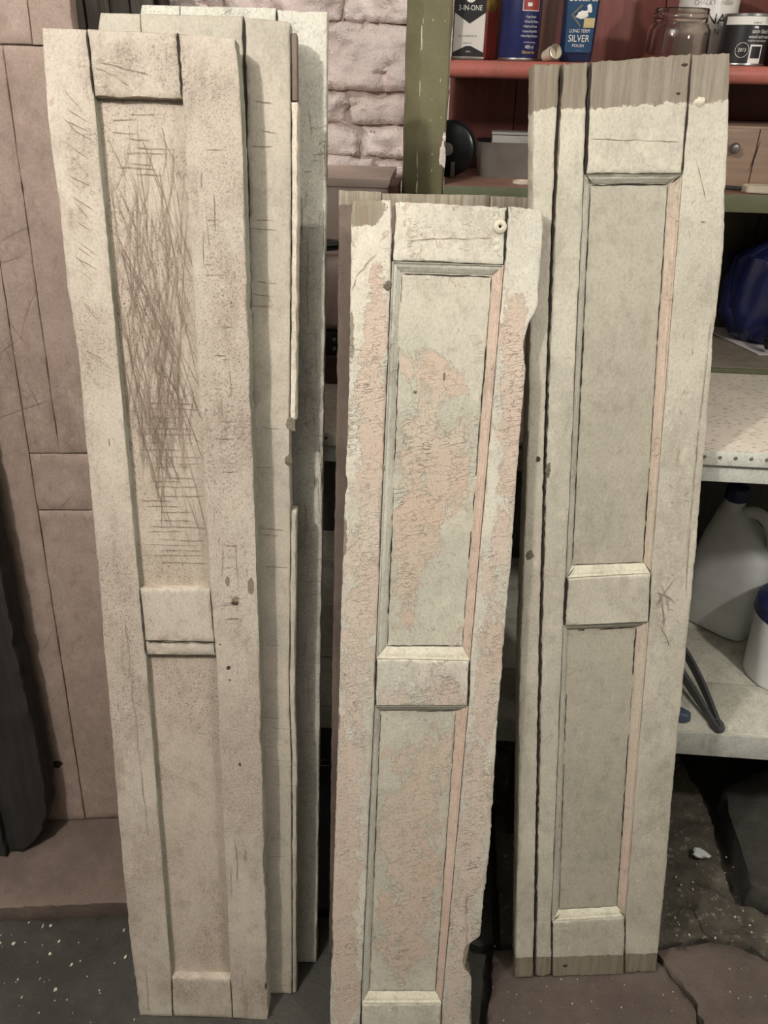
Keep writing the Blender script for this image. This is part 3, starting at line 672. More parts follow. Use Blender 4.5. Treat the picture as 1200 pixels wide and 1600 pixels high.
Dp1 = [(0.0937, 0.7465), (0.2074, 0.7458), (0.2276, 1.2823), (0.1073, 1.2851)]; Dp2 = [(0.0699, 0.0997), (0.1841, 0.0969), (0.2014, 0.6355), (0.0850, 0.6354)]
Do1 = [(0.0770, 0.7307), (0.2182, 0.7266), (0.2412, 1.2973), (0.0937, 1.3005)]; Do2 = [(0.0566, 0.0849), (0.1944, 0.0814), (0.2183, 0.6493), (0.0756, 0.6505)]
def fDp(u, v):
    r = ell((.135, 1.16, .03, .03, .75), (.175, 1.14, .03, .03, .8), (.14, 1.07, .035, .05, .95), (.165, 1.0, .05, .06, .9), (.135, .92, .035, .07, .95), (.12, .84, .025, .07, .75), (.19, 1.05, .02, .05, .6),
            (.16, .52, .05, .10, .52), (.12, .42, .06, .10, .5), (.15, .30, .05, .09, .55), (.11, .22, .05, .08, .5), (.19, .56, .02, .06, .5), (.10, .55, .02, .05, .3), (.15, .17, .05, .06, .5), (.13, .36, .06, .2, .15), add=.12)(u, v)
    return r, np.zeros_like(u), np.clip(r*.6, 0, .8)
quad_panel(D, Dp1, .0112, .026, 'D_panel', 56, fDp); quad_panel(D, Dp2, .0112, .026, 'D_panel', 57, fDp)
for Q, Pn in ((Do1, Dp1), (Do2, Dp2)):
    moulding(Q[0], Q[1], Pn[0], Pn[1], M['F_mcream'], D, seed=1); moulding(Q[3], Q[2], Pn[3], Pn[2], M['D_mgreen'], D, seed=2)
    moulding(Q[0], Q[3], Pn[0], Pn[3], M['D_mgreen'], D, seed=3); moulding(Q[1], Q[2], Pn[1], Pn[2], M['D_mpink'], D, seed=4)
rb = random.Random(51)
def seam(Pn, wd, am, sides=(0, 1, 2, 3)):
    out = []
    for i in sides:
        a, b = Pn[i], Pn[(i+1) % 4]; n = max(6, int(math.hypot(b[0]-a[0], b[1]-a[1])/.008)); k = 0
        w_ = wob(a, b, n, am, rb)
        while k < n:
            m_ = rb.randint(6, 18); out.append((w_[k:k+m_+1], wd*rb.uniform(0.3867, 1.2979))); k += m_
    return [q for q in out if len(q[0]) > 2]
ribbons('gap_line', seam(Dp1, .0012, .0006)+seam(Dp2, .0010, .0006), .0105, M['gap'], D)
ribbons('joint_line', [(wob((0.0759, 0.6515), (0.0773, 0.7302), 12, .0004, rb), .0018), (wob((0.2180, 0.6505), (0.2179, 0.7260), 12, .0005, rb), .0024), (wob((0.0552, 0.0021), (0.0568, 0.0828), 10, .0005, rb), .0014), (wob((0.1945, 0.0021), (0.1944, 0.0807), 10, .0004, rb), .0010), (wob((0.2415, 1.2999), (0.2419, 1.3679), 12, .0006, rb), .0026), (wob((0.0932, 1.3008), (0.0946, 1.3363), 8, .0008, rb), .0014)], -.0006, M['gap'], D)
L_ = []
L_ += [wob((0.0451, 1.2787), (0.0739, 1.3123), 8, .001, rb), wob((0.0402, 1.2614), (0.0460, 1.2787), 4, .001, rb), wob((0.0304, 0.8993), (0.0548, 0.9239), 8, .0012, rb), wob((0.1076, 1.3267), (0.2229, 1.3315), 12, .0012, rb), wob((0.2340, 0.1857), (0.2284, 0.3085), 14, .0015, rb)]
ribbons('crack_lines', L_, -.0016, M['crack_soft'], D, .0006, 5)
for q, (u, v, a, b) in enumerate(((.168, 1.150, .0016, .006), (.128, 1.128, .0030, .0022), (.0872, 1.269, .006, .006), (.085, 1.023, .002, .006))): blob('chip_or_glint', u, v, a, b, M['chip'], D, -.0003 if q > 1 else .0105, .0009, 60+q)
hk = lathe('screw_eye', [(.0022, -.001), (.0022, .0035), (.0040, .0048), (0.0060, 0.0044), (0.0085, 0.0027), (0.0092, -0.0000), (.0, -.001)], M['flake'], D, (0.2337, 0, 1.3451), (math.radians(90), 0, 0), 24)
blob('screw_eye_hole', 0.2337, 1.3451, .0024, .0024, M['chip_dark'], hk).parent = D
for v in (1.3179, 1.3277): lathe('screw_plug', [(.0, .0016), (.003, .0013), (.0048, 0), (.0, -.001)], M['flake'], D, (0.2307, 0, v), (math.radians(90), 0, 0), 14)

# ---- F: tall right shutter, thick paint
Fs = shutter((.2029, .8777, .0015), 7.3, 11.6, 'tall right shutter in thick grey-cream paint with bare grey top band and salmon moulding')
def fF(u, v):
    top = 1.468+.012*(u/.2)
    g_ = np.clip((v-top)/.012, -1, 1)*.55+.5
    bot = np.clip((.050-v)/.008, -1, 1)*.55+.5
    r = ell((-.02, 1.33, .02, .03, .8), (.0, 1.31, .012, .025, .7), (-.045, 1.4, .02, .1, .5), (-.045, 1.25, .02, .1, .35))(u, v)
    return r, np.clip(np.maximum(g_, bot), -.4, 1.1), np.zeros_like(u)
board('edge_strip', [(0, 0), (-.0351, .7055), (-.0437, .9998), (-.0552, 1.2877), (-.0688, 1.518)], [(.0345, 0), (.0163, .3332), (-.0039, .705), (-.0178, .9996), (-.0295, 1.2879), (-.0352, 1.519)], 0, .030, M['F'], Fs, .004, .006, .0005, (.0008, .0012), (.0015, .001), (.0005, .001), .0016, 61, fF, None, .0006)
board('stile', [(.0381, .002), (.0202, .3331), (-.0003, .7049), (-.0142, .9996), (-.0262, 1.2879), (-.0312, 1.5205)], [(.0680, .002), (.0580, .1339), (.0322, .7292), (.0297, .8116), (.0075, 1.3894), (.0012, 1.5225)], 0, .032, M['F'], Fs, .004, .006, .0005, (.0010, .0006), (.0012, 0), (.004, .002), .0016, 62, fF, None, .0006)
board('stile', [(.2076, 0), (.1945, .14), (.1702, .7337), (.1636, .8186), (.1402, 1.3909), (.1339, 1.5320)], [(.268, .0012), (.2593, .2274), (.2507, .3925), (.2427, .5461), (.2361, .7236), (.2308, .8658), (.2229, .9985), (.2168, 1.1132), (.2133, 1.1859), (.2105, 1.2898), (.19, 1.4803), (.1828, 1.5356)], 0, .032, M['F'], Fs, .004, .006, .0005, (.0005, .0010), (0, .0014), (.004, .002), .0016, 63, fF, None, .0008)
board('rail', [(.0702, .001), (.0605, .1325)], [(.2062, .001), (.1930, .1385)], -.0008, .03, M['F'], Fs, .004, .005, .0005, seed=64, field=fF, ends=(.003, .0004))
board('rail', [(.0358, .7300), (.0332, .8106)], [(.1684, .7345), (.1622, .8176)], -.0030, .03, M['F'], Fs, .004, .005, .0005, seed=65, field=fF, bev=.0025)
board('rail', [(.0108, 1.3904), (.0052, 1.5226)], [(.1384, 1.3919), (.1324, 1.5330)], -.0008, .03, M['F'], Fs, .004, .005, .0006, (.001, .0004), seed=66, field=fF, ends=(.0004, .002))
Fp1 = [(.0416, .8292), (.1533, .8321), (.1252, 1.3797), (.0200, 1.3769)]; Fp2 = [(.0738, .1508), (.1806, .1538), (.1543, .7190), (.0448, .7151)]
Fo1 = [(.0307, .8116), (.1626, .8186), (.1392, 1.3909), (.0085, 1.3894)]; Fo2 = [(.0590, .1339), (.1935, .1400), (.1692, .7337), (.0332, .7292)]
quad_panel(Fs, Fp1, .0112, .026, 'F_panel', 67); quad_panel(Fs, Fp2, .0112, .026, 'F_panel', 68)
for Q, Pn in ((Fo1, Fp1), (Fo2, Fp2)):
    moulding(Q[0], Q[1], Pn[0], Pn[1], M['F_mcream'], Fs, seed=5); moulding(Q[3], Q[2], Pn[3], Pn[2], M['F_mgreen'], Fs, seed=6)
    moulding(Q[0], Q[3], Pn[0], Pn[3], M['F_mgreen'], Fs, seed=7); moulding(Q[1], Q[2], Pn[1], Pn[2], M['F_mpink'], Fs, seed=8)
board('rear_leaf', [(.03, .01), (-.03, 1.52)], [(.255, .01), (.205, 1.0), (.190, 1.38), (.200, 1.41), (.1915, 1.537)], .0335, .0405, M['C'], Fs, .008, .012, seed=69)
rb = random.Random(61)
ribbons('gap_line', seam(Fp1, .0016, .0006)+seam(Fp2, .0014, .0006), .0105, M['gap'], Fs)
J = []
def chain(P, wd, am=.0006):
    for a, b in zip(P[:-1], P[1:]):
        n = max(4, int(math.hypot(b[0]-a[0], b[1]-a[1])/.008)); J.append((wob(a, b, n, am, rb), wd))
chain([(.0363, .002), (.0182, .333), (-.0020, .705), (-.0160, .9996), (-.0278, 1.2879), (-.0332, 1.519)], .0020, .0008)
chain([(.0690, .003), (.0592, .1335)], .0024); chain([(.0340, .7296), (.0315, .811)], .0042, .0008); chain([(.0092, 1.390), (.0032, 1.523)], .0030)
chain([(.2069, .001), (.1938, .139)], .0014); chain([(.1693, .734), (.1629, .818)], .0020); chain([(.1393, 1.391), (.1332, 1.5325)], .0016)
for a, b in ((Fo1[0], Fp1[0]), (Fo1[1], Fp1[1]), (Fo1[2], Fp1[2]), (Fo1[3], Fp1[3]), (Fo2[0], Fp2[0]), (Fo2[1], Fp2[1])): J.append((wob(a, b, 4, .0003, rb), .0016))
ribbons('joint_line', J, -.0009, M['gap'], Fs)
J = []
chain([(.205, 1.20), (.208, 1.05), (.214, .9), (.223, .78)], .0008, .0006); chain([(.012, 1.432), (.13, 1.430)], .0007, .0012); chain([(.155, 1.41), (.175, 1.36)], .0006)
for a, b in (((.18, .80), (.20, .75)), ((.178, .76), (.205, .81)), ((.178, .79), (.195, .72)), ((.175, .785), (.21, .765)), ((.185, .73), (.207, .69))): J.append((wob(a, b, 6, .0008, rb, .003), .0009))
for k in range(40):
    v = rb.uniform(.1, 1.44); u0 = .15+.085*(1-v/1.5)+rb.uniform(0, .022); J.append((wob((u0, v), (u0+rb.uniform(-.01, .01), v+rb.uniform(-.012, .012)), 4, .0008, rb), .0006))
ribbons('crack_lines', J, -.0014, M['crack_soft'], Fs, .0008, 6)
for q, (u, v, a, b) in enumerate(((-.0115, .985, .004, .012), (-.0267, 1.0016, .003, .004), (-.028, .85, .007, .008), (.092, .028, .005, .004), (.122, 1.487, .003, .0015), (.126, 1.520, .005, .002))): blob('gouge', u, v, a, b, M['chip_dark' if q in (1, 3, 4, 5) else 'chip'], Fs, -.0008, .0007, 70+q)
blob('paint_flake', .151, 1.478, .008, .006, M['flake'], Fs, -.001, .003, 75); blob('paint_flake', .192, 1.005, .005, .016, M['flake'], Fs, -.0003, .0012, 76)

# ================================================================== WORKBENCH
M['worktop'] = None
g = G('worktop_beige_textured_vinyl'); v = g.coord(1, (1, 1, 1)); n1 = g.noise(v, 14, 5, .6)
e = g.vor(g.coord(2, (70, 150, 1)), 1, 'F1'); dots = g.rm(e, .34, .16)
c = g.mix(g.rm(n1, .35, .65), S(232, 218, 200), S(220, 208, 188)); c = g.mix(g.ma('MULTIPLY', dots, .6), c, S(140, 120, 102))
M['worktop'] = g.out(c, .6, g.bump(dots, -.5, .002))
M['bench_paint'] = paint('bench_paint_grey_white', S(220, 220, 206), S(208, 208, 194), None, None, seed=40, dirt_amt=.4, crack=(8, 20), crack_amt=.3, speck=.25, rough=.5, bump=.3)
M['bench_shelf'] = paint('bench_shelf_dirty_cream', S(226, 221, 202), S(212, 206, 186), S(190, 172, 148), None, seed=41, peel=-.55, dirt=S(110, 100, 84), dirt_amt=.6, speck=.4, rough=.6, bump=.3)
M['bench_dark'] = wood('bench_dark_underside', S(74, 66, 58), S(48, 43, 38), 42)
bench = empty('workbench', (0, 0, 0), label='long workbench with beige textured top, studded edge strip and lower shelf', cat='workbench')
box('worktop', -.42, 1.25, 1.152, 1.80, .956, .974, M['worktop'], bench, .002)
box('edge_strip', -.42, 1.25, 1.146, 1.151, .953, .975, M['bench_paint'], bench, .0008)
stud = lathe_me('stud', [(0, .0016), (.002, .0012), (.0032, 0), (0, -.0005)], 10); stud.materials.append(M['chip'])
for k in range(70):
    o = bpy.data.objects.new('stud', stud); COL.objects.link(o); o.parent = bench
    o.location = (-.41+.0235*k, 1.146, .9665); o.rotation_euler = (math.radians(90), 0, 0)
box('apron', -.42, 1.25, 1.1535, 1.175, .921, .9545, M['bench_paint'], bench, .0015)
for q, (a, b) in enumerate(((1.150, 1.292), (1.295, 1.47), (1.473, 1.66), (1.663, 1.80))): box('shelf_board', -.42, 1.25, a, b, .362, .392, M['bench_shelf'], bench, .0015)
box('shelf_front_rail', -.42, 1.25, 1.147, 1.1495, .335, .391, M['bench_paint'], bench, .0008)
for x in (-.40, .20, 1.17): box('leg', x, x+.06, 1.19, 1.25, -.012, .956, M['bench_dark'], bench, .003); box('leg', x, x+.06, 1.72, 1.78, -.012, .956, M['bench_dark'], bench, .003)
box('back_board', -.42, 1.25, 1.802, 1.814, .05, .956, M['bench_dark'], bench, .001)

# ================================================================== SHELF CABINET
M['green_post'] = paint('cabinet_paint_olive_green', S(128, 122, 92), S(118, 113, 86), S(226, 216, 186), None, seed=50, peel=-.80, dirt_amt=.25, rough=.32, bump=.2, peelscale=40)
M['green_edge'] = paint('cabinet_paint_moss_green', S(112, 116, 88), S(98, 102, 78), S(196, 186, 160), None, seed=51, peel=-.85, dirt_amt=.3, rough=.45, bump=.2)
M['red_shelf'] = paint('cabinet_paint_brick_red', S(178, 104, 92), S(162, 92, 82), None, None, seed=52, dirt_amt=.25, rough=.4, bump=.2)
M['red_back'] = wood('cabinet_back_oxblood_boards', S(134, 76, 66), S(108, 60, 53), 53, (40, 40, 3), .5, .2)
M['brown_batten'] = wood('brown_batten', S(104, 70, 54), S(76, 50, 40), 54, (60, 60, 3), .6)
M['olive_in'] = plain('cabinet_inside_olive', S(86, 82, 66), .7)
M['mid_top'] = paint('cabinet_shelf_dusty_rose', S(168, 128, 112), S(150, 112, 98), None, None, seed=55, dirt_amt=.4, rough=.5, bump=.2)
M['floor_board'] = paint('cabinet_floor_grey_brown', S(150, 138, 122), S(128, 118, 104), None, None, seed=57, dirt_amt=.5, rough=.6, bump=.3)
cab = empty('shelf_cabinet', (0, 0, .974), label='painted shelf cabinet on the bench with olive corner post and brick red shelves', cat='cabinet')
CZ = .974
bm = bmesh.new()
prof = [(-.088, 1.585), (-.088, 1.545), (-.084, 1.537), (-.066, 1.524), (-.058, 1.520), (-.016, 1.520), (-.013, 1.523), (-.013, 1.585)]
nz = 60; ring = []
for k in range(nz+1):
    z = 0+(1.95-CZ)*k/nz
    ring.append([bm.verts.new((x+.0006*math.sin(k*.9+i), y+.0005*math.sin(k*1.3+i*2), z)) for i, (x, y) in enumerate(prof)])
for a, b in zip(ring[:-1], ring[1:]):
    for i in range(8): bm.faces.new((a[i], a[(i+1) % 8], b[(i+1) % 8], b[i]))
bm.faces.new(ring[0]); bm.faces.new(ring[-1])
link('corner_post', from_bm('corner_post', bm, 25), M['green_post'], cab)
blob('chip_or_glint', -.0175, 1.345-CZ, .0055, .020, M['white_stone'], cab, 1.5198, .0006, 5); blob('chip_or_glint', -.016, 1.372-CZ, .003, .008, M['white_stone'], cab, 1.5198, .0006, 6)
rp = random.Random(8)
for k in range(16):
    blob('chip_or_glint', -.0605+rp.uniform(-.0012, .0012), rp.choice((rp.uniform(1.28, 1.34), rp.uniform(1.44, 1.6)))-CZ, rp.uniform(.0005, .0011), rp.uniform(.002, .012), M['flake'], cab, 1.5208, .0005, 20+k)  # cream dashes paint the post's edge highlight along the chamfer
for k in range(8): blob('chip_or_glint', rp.uniform(-.05, -.02), rp.uniform(1.3, 1.6)-CZ, rp.uniform(.0005, .001), rp.uniform(.001, .003), M['flake'], cab, 1.5198, .0003, 40+k)
def shelf(name, x0, x1, z0, z1, yb, mat, nose=0):
    n = 8; pr_ = [(yb, z0)]
    if nose:
        for k in range(n+1):
            a = -math.pi/2+math.pi*k/n; pr_.append((1.520+.004-(.012)*math.cos(a)+.010, (z0+z1)/2+(z1-z0)/2*math.sin(a)))
    else: pr_ += [(1.522, z0), (1.520, z0+.002), (1.520, z1-.002), (1.522, z1)]
    pr_.append((yb, z1))
    return prism(name, [(a, b-CZ) for a, b in pr_], x0, x1, mat, cab, axis='x')
shelf('shelf', -.012, 1.15, 1.462, 1.488, 1.775, M['red_shelf'], 1)
shelf('shelf', -.012, 1.15, 1.270, 1.2945, 1.775, M['mid_top'])
box('shelf_edge', -.012, 1.15, 1.5145, 1.5195, 1.266-CZ, 1.2945-CZ, M['green_edge'], cab, .001)
shelf('bottom_board', -.012, 1.15, .9755, .9835, 1.79, M['floor_board'])
box('bottom_edge', .0, 1.15, 1.5125, 1.519, .0008, .0095, M['green_edge'], cab, .0008)
for q in range(9):
    box('back_plank', -.012+.13*q, .116+.13*q, 1.778, 1.79, 1.27-CZ, 1.95-CZ, M['red_back'], cab, .0015)
    box('back_plank', -.012+.13*q, .116+.13*q, 1.78, 1.792, .0105, 1.268-CZ, M['olive_in'], cab, .0015)
for x in (.045, .150, ): box('batten', x, x+.030, 1.758, 1.777, 1.489-CZ, 1.95-CZ, M['brown_batten'], cab, .002)
box('side_panel', 1.135, 1.15, 1.53, 1.778, .0105, 1.95-CZ, M['red_back'], cab, .002)

# ================================================================== THINGS ON THE UPPER SHELF
SZ = 1.4885
M['white_tin'] = plain('tin_white_print', S(214, 206, 196), .4, 0, .05); M['black_print'] = plain('print_black', S(34, 32, 31), .4)
M['white_print'] = plain('print_white', S(226, 220, 208), .5, 0, .02); M['blue_tin'] = plain('tin_navy_blue', S(40, 46, 92), .3); M['steel'] = plain('bare_steel', S(170, 165, 158), .3, .9)
M['yellow_print'] = plain('print_yellow', S(206, 178, 96), .5, 0, .03); M['red_print'] = plain('print_red', S(158, 60, 52), .5); M['gold_print'] = plain('print_gold', S(190, 150, 70), .4, .4)
M['teal_bottle'] = plain('bottle_deep_blue', S(30, 44, 76), .35); M['teal_label'] = plain('label_petrol_blue', S(28, 66, 100), .4); M['tape'] = plain('price_sticker_buff', S(198, 176, 124), .6)
M['black_tin'] = plain('tin_black_print', S(40, 38, 38), .35); M['cap_white'] = plain('plastic_cap_cream', S(230, 216, 190), .5)

t = empty('oil_tin', (.0155, 1.575, SZ), (0, 0, math.radians(3)), label='flat white and black oil tin beside the olive post', cat='oil tin')
box('body', -.026, .026, -.014, .014, .001, .124, M['white_tin'], t, .003); box('base_rim', -.0268, .0268, -.0148, .0148, 0, .004, M['steel'], t, .001)
prism('black_shield', [(-.0257, .1235), (-.0257, .068), (0, .052), (.0257, .068), (.0257, .1235)], -.0146, -.0139, M['black_print'], t)
prism('black_shield', [(-.0257, .0045), (-.0257, .0105), (-.004, .020), (.004, .020), (.0257, .0105), (.0257, .0045)], -.0146, -.0139, M['black_print'], t)
text('3-IN-ONE', .0105, M['white_print'], t, 0, .074, -.0149, sx=.88)
lathe('round_emblem', [(.0045, 0), (.0045, .0004), (.009, .0004), (.009, 0)], M['white_print'], t, (0, -.0146, .0905), (math.radians(90), 0, 0), 24)
blob('round_emblem', 0, .0905, .0022, .0022, M['white_print'], t, -.0147, .0003, 1)
text('MULTI-PURPOSE OIL', .0035, M['black_print'], t, -.002, .034, -.0142); text('LUBRICATES', .0028, M['black_print'], t, -.002, .024, -.0142); text('200ml', .0032, M['white_print'], t, -.0, .0118, -.0149)

t = empty('red_tin', (.044, 1.612, SZ), (0, 0, math.radians(12)), label='narrow red and gold tin half hidden behind the oil tin', cat='tin')
box('body', -.018, .018, -.012, .012, 0, .13, M['red_print'], t, .003)
lathe('gold_seal', [(0, .0006), (.009, .0006), (.0105, 0)], M['gold_print'], t, (.006, -.0122, .080), (math.radians(90), 0, 0), 16); box('gold_band', -.0182, .0182, -.0123, .0123, .092, .104, M['gold_print'], t, .0005)

t = empty('aerosol_can', (.1005, 1.582, SZ), (0, 0, math.radians(-3)), label='navy blue aerosol can with a red picture label', cat='spray can')
R_ = .033
lathe('body', [(0, .003), (R_-.001, .003), (R_, .005), (R_, .150), (R_-.003, .158), (R_-.012, .166), (0, .166)], M['blue_tin'], t); lathe('base_rim', [(0, 0), (R_, 0), (R_+.0008, .002), (R_, .0042), (0, .0042)], M['steel'], t)
lathe('cap', [(0, .166), (.020, .166), (.020, .195), (.017, .2), (0, .2)], M['white_print'], t)
c_ = R_+.0004
patch('picture_label', .002, .034, .071, .088, M['white_print'], t, 0, c_); patch('picture_label', .003, .033, .0722, .0868, M['red_print'], t, 0, c_+.0003); patch('yellow_band', .000, .034, .0885, .099, M['yellow_print'], t, 0, c_)
patch('picture_highlight', .010, .018, .0775, .0825, M['white_print'], t, 0, c_+.0005)
for q, (b_, x) in enumerate((('\u2022 Stops Squeaks', .012), ('\u2022 Drives Out Moisture', .010), ('\u2022 Cleans and Protects', .009), ('\u2022 Loosens Rusted Parts', .008), ('\u2022 Frees Sticky Mechanisms', .006))):
    text(b_, .0052, M['white_print'], t, x-.004, .063-.0068*q, 0, c_, 'LEFT', .62)
text('use before applying', .0030, M['white_print'], t, .020, .0270, 0, c_); text('400 ml', .0075, M['white_print'], t, .0200, .0200, 0, c_, sx=.85); text('Silicone free', .0062, M['yellow_print'], t, .0195, .0125, 0, c_, sx=.85)

t = empty('silver_polish_bottle', (.1985, 1.585, SZ), (0, 0, math.radians(-4)), label='deep blue silver polish bottle with petrol blue label', cat='bottle')
loft('body', [(0, 0, 0, .025, .016, 4), (.003, 0, 0, .027, .018, 4), (.06, 0, 0, .0285, .019, 4), (.11, 0, 0, .030, .020, 4), (.125, 0, 0, .027, .018, 3), (.138, 0, 0, .016, .013, 2), (.15, 0, 0, .013, .012, 2), (.165, 0, 0, .013, .012, 2)], M['teal_bottle'], t)
yl = -.0194
lb = prism('label', [(-.020, .016), (-.017, .0135), (.020, .0135), (.023, .016), (.025, .118), (-.023, .118)], -.0215, -.0190, M['teal_label'], t)
text('Goddards', .0145, M['white_print'], t, .001, .0905, -.0222, sx=.82)
prism('diamond_emblem', [(-.016, .067), (.000, .083), (.002, .080), (-.012, .067), (.002, .053), (.000, .050)], -.0222, -.0212, M['steel'], t)
blob('teapot_emblem', .003, .068, .011, .0065, M['white_print'], t, -.0216, .0004, 7); blob('teapot_emblem', .013, .076, .004, .007, M['white_print'], t, -.0216, .0004, 8)
box('price_sticker', .006, .0235, -.0232, -.0212, .049, .063, M['tape'], t, .0004)
text('LONG TERM', .0070, M['white_print'], t, .001, .0445, -.0222, sx=.85); text('SILVER', .0140, M['white_print'], t, .001, .0335, -.0222, sx=.85); text('POLISH', .0060, M['white_print'], t, .001, .0235, -.0222); text('________', .003, M['white_print'], t, .004, .018, -.0222)

t = empty('spray_cap', (.1545, 1.545, SZ+.0115), (math.radians(76), 0, math.radians(28)), label='loose cream plastic cap lying on its side at the front of the red shelf', cat='cap')
lathe('cup', [(0, -.020), (.0075, -.020), (.009, -.016), (.0095, -.008), (.0105, -.004), (.0115, .012), (.0105, .012), (.0095, -.002), (0, -.003)], M['cap_white'], t, n=28)
lathe('rim', [(.0108, .0095), (.0118, .0100), (.0118, .0125), (.0106, .0128)], M['steel'], t, n=28)

# jar
g = G('clear_glass'); g.b.inputs['Transmission Weight'].default_value = 1; g.b.inputs['IOR'].default_value = 1.45
M['glass'] = g.out(S(236, 230, 224), .03)
t = empty('glass_jar', (.3635, 1.585, SZ), label='empty clear glass jar with screw thread, no lid', cat='jar')
lathe('jar_body', [(0, .001), (.044, .001), (.050, .005), (.0515, .012), (.0505, .048), (.047, .056), (.0435, .060), (.0435, .0635), (.0450, .0645), (.0435, .0665), (.0435, .0705), (.0450, .0715), (.0435, .0735), (.0435, .078), (.0425, .0795), (.0410, .078), (.0410, .060), (.0445, .054), (.0480, .047), (.0490, .012), (.047, .006), (0, .005)], M['glass'], t, n=56)
# chalky tin
t = empty('white_paint_tin', (.4255, 1.668, SZ), (0, 0, 0), label='white chalky finish paint tin standing behind the glass jar', cat='paint tin')
lathe('body', [(0, .002), (.049, .002), (.0495, .004), (.0495, .118), (.048, .122), (0, .122)], M['white_tin'], t, n=48); lathe('base_rim', [(0, 0), (.0505, 0), (.0508, .002), (.0498, .004), (0, .004)], M['steel'], t, n=48); lathe('lid_rim', [(.043, .121), (.0505, .121), (.0505, .125), (.047, .126), (.043, .123)], M['steel'], t, n=48)
c_ = .0499
text('CHALKY FINISH', .0105, M['steel'], t, -.004, .090, 0, c_, sx=.9); text('PAINT', .007, M['steel'], t, -.004, .103, 0, c_); text('NA', .022, M['black_print'], t, .004, .066, 0, c_, sx=1.1); text('A N', .012, M['black_print'], t, .002, .048, 0, c_)
# black tin
t = empty('black_paint_tin', (.4720, 1.585, SZ), (0, 0, math.radians(-8)), label='small black satin paint tin with white colour swatch label', cat='paint tin')
R_ = .0375
lathe('body', [(0, .002), (R_, .002), (R_, .069), (0, .069)], M['black_tin'], t, n=48); lathe('base_rim', [(0, 0), (R_+.0008, 0), (R_+.0012, .0015), (R_+.0006, .0032), (0, .0032)], M['steel'], t, n=48); lathe('lid_rim', [(.03, .0700), (R_-.001, .0695), (R_+.001, .0695), (R_+.001, .073), (R_-.003, .0735), (.032, .071), (0, .071)], M['steel'], t, n=48)
c_ = R_+.0004
patch('white_band', -.044, .044, .0575, .0690, M['white_print'], t, 0, c_, 24)
for x in (.026, .034): text('\\', .013, M['black_print'], t, x, .063, 0, c_+.0003)
text('made of', .004, M['black_print'], t, .010, .0605, 0, c_+.0003); text('satin black', .0085, M['white_print'], t, -.002+.006, .0485, 0, c_, 'LEFT', .85); text('wood and metal', .0070, M['white_print'], t, .0005, .0410, 0, c_, 'LEFT', .85); text('interior and exterior', .0042, M['white_print'], t, .000, .0355, 0, c_, 'LEFT')
blob('crown_mark', .0095, .0540, .004, .0016, M['white_print'], t, -.0367, .0004, 3)
patch('swatch_frame', .006, .028, .003, .030, M['white_print'], t, 0, c_); patch('swatch', .0085, .0255, .0105, .0275, M['black_print'], t, 0, c_+.0003)
V = [(c_*math.sin((-.003+.009*math.cos(a))/c_), 0, 0) for a in (0,)]
ringp = [(c_*math.sin((-.006+.0105*math.cos(a))/c_), -c_*math.cos((-.006+.0105*math.cos(a))/c_), .022+.0105*math.sin(a)) for a in np.linspace(0, 2*math.pi, 25)]
tube('round_seal', ringp, .0004, M['white_print'], t, 6); text('2013', .0075, M['white_print'], t, -.006, .022, 0, c_, sx=.85)
# right edge: box and pot
t = empty('brown_box', (.60, 1.62, SZ), label='small brown cardboard box at the right end of the red shelf', cat='box')
box('carton', -.075, .05, -.045, .05, 0, .058, M['brown_batten'], t, .002); box('lid_flap', -.077, .052, -.047, .052, .0575, .062, M['brown_batten'], t, .001)
t = empty('cream_pot', (.575, 1.62, SZ+.0625), label='round cream pot on the brown box at the top right corner', cat='pot')
lathe('pot_body', [(0, 0), (.030, 0), (.048, .012), (.056, .03), (.054, .05), (.042, .066), (.030, .072), (.027, .068), (.040, .05), (0, .02)], M['cap_white'], t); lathe('rim', [(.027, .0705), (.0325, .0715), (.033, .076), (.027, .076)], M['cap_white'], t)

# ================================================================== MIDDLE SHELF
MZ = 1.2948
M['black_plastic'] = plain('black_glossy_plastic', S(30, 34, 34), .28); M['grey_tub'] = plain('grey_plastic', S(120, 112, 104), .4); M['mug_grey'] = plain('pale_grey_plastic', S(170, 164, 154), .4)
t = empty('cable_reel', (-.006, 1.635, MZ+.0485), (0, 0, math.radians(-14)), label='black plastic reel standing on the middle shelf beside the post', cat='reel')
r90 = (math.radians(90), 0, 0)
lathe('flange', [(0, .020), (.020, .020), (.044, .016), (.048, .013), (.048, .010), (.044, .009), (0, .009)], M['black_plastic'], t, (0, 0, 0), r90); lathe('flange', [(0, -.009), (.044, -.009), (.048, -.010), (.048, -.013), (.044, -.016), (0, -.016)], M['black_plastic'], t, (0, 0, 0), r90)
lathe('drum', [(0, -.0095), (.036, -.0095), (.038, -.006), (.036, -.002), (.038, .002), (.036, .006), (.037, .0095), (0, .0095)], M['nail'], t, (0, 0, 0), r90); lathe('hub', [(0, .027), (.010, .026), (.012, .019), (0, .019)], M['grey_tub'], t, (0, 0, 0), r90)
box('clip', .010, .017, -.026, -.021, -.046, -.020, M['grey_tub'], t, .001)
t = empty('grey_tub', (.128, 1.685, MZ), (0, 0, math.radians(4)), label='shallow grey plastic tub on the middle shelf', cat='tub')
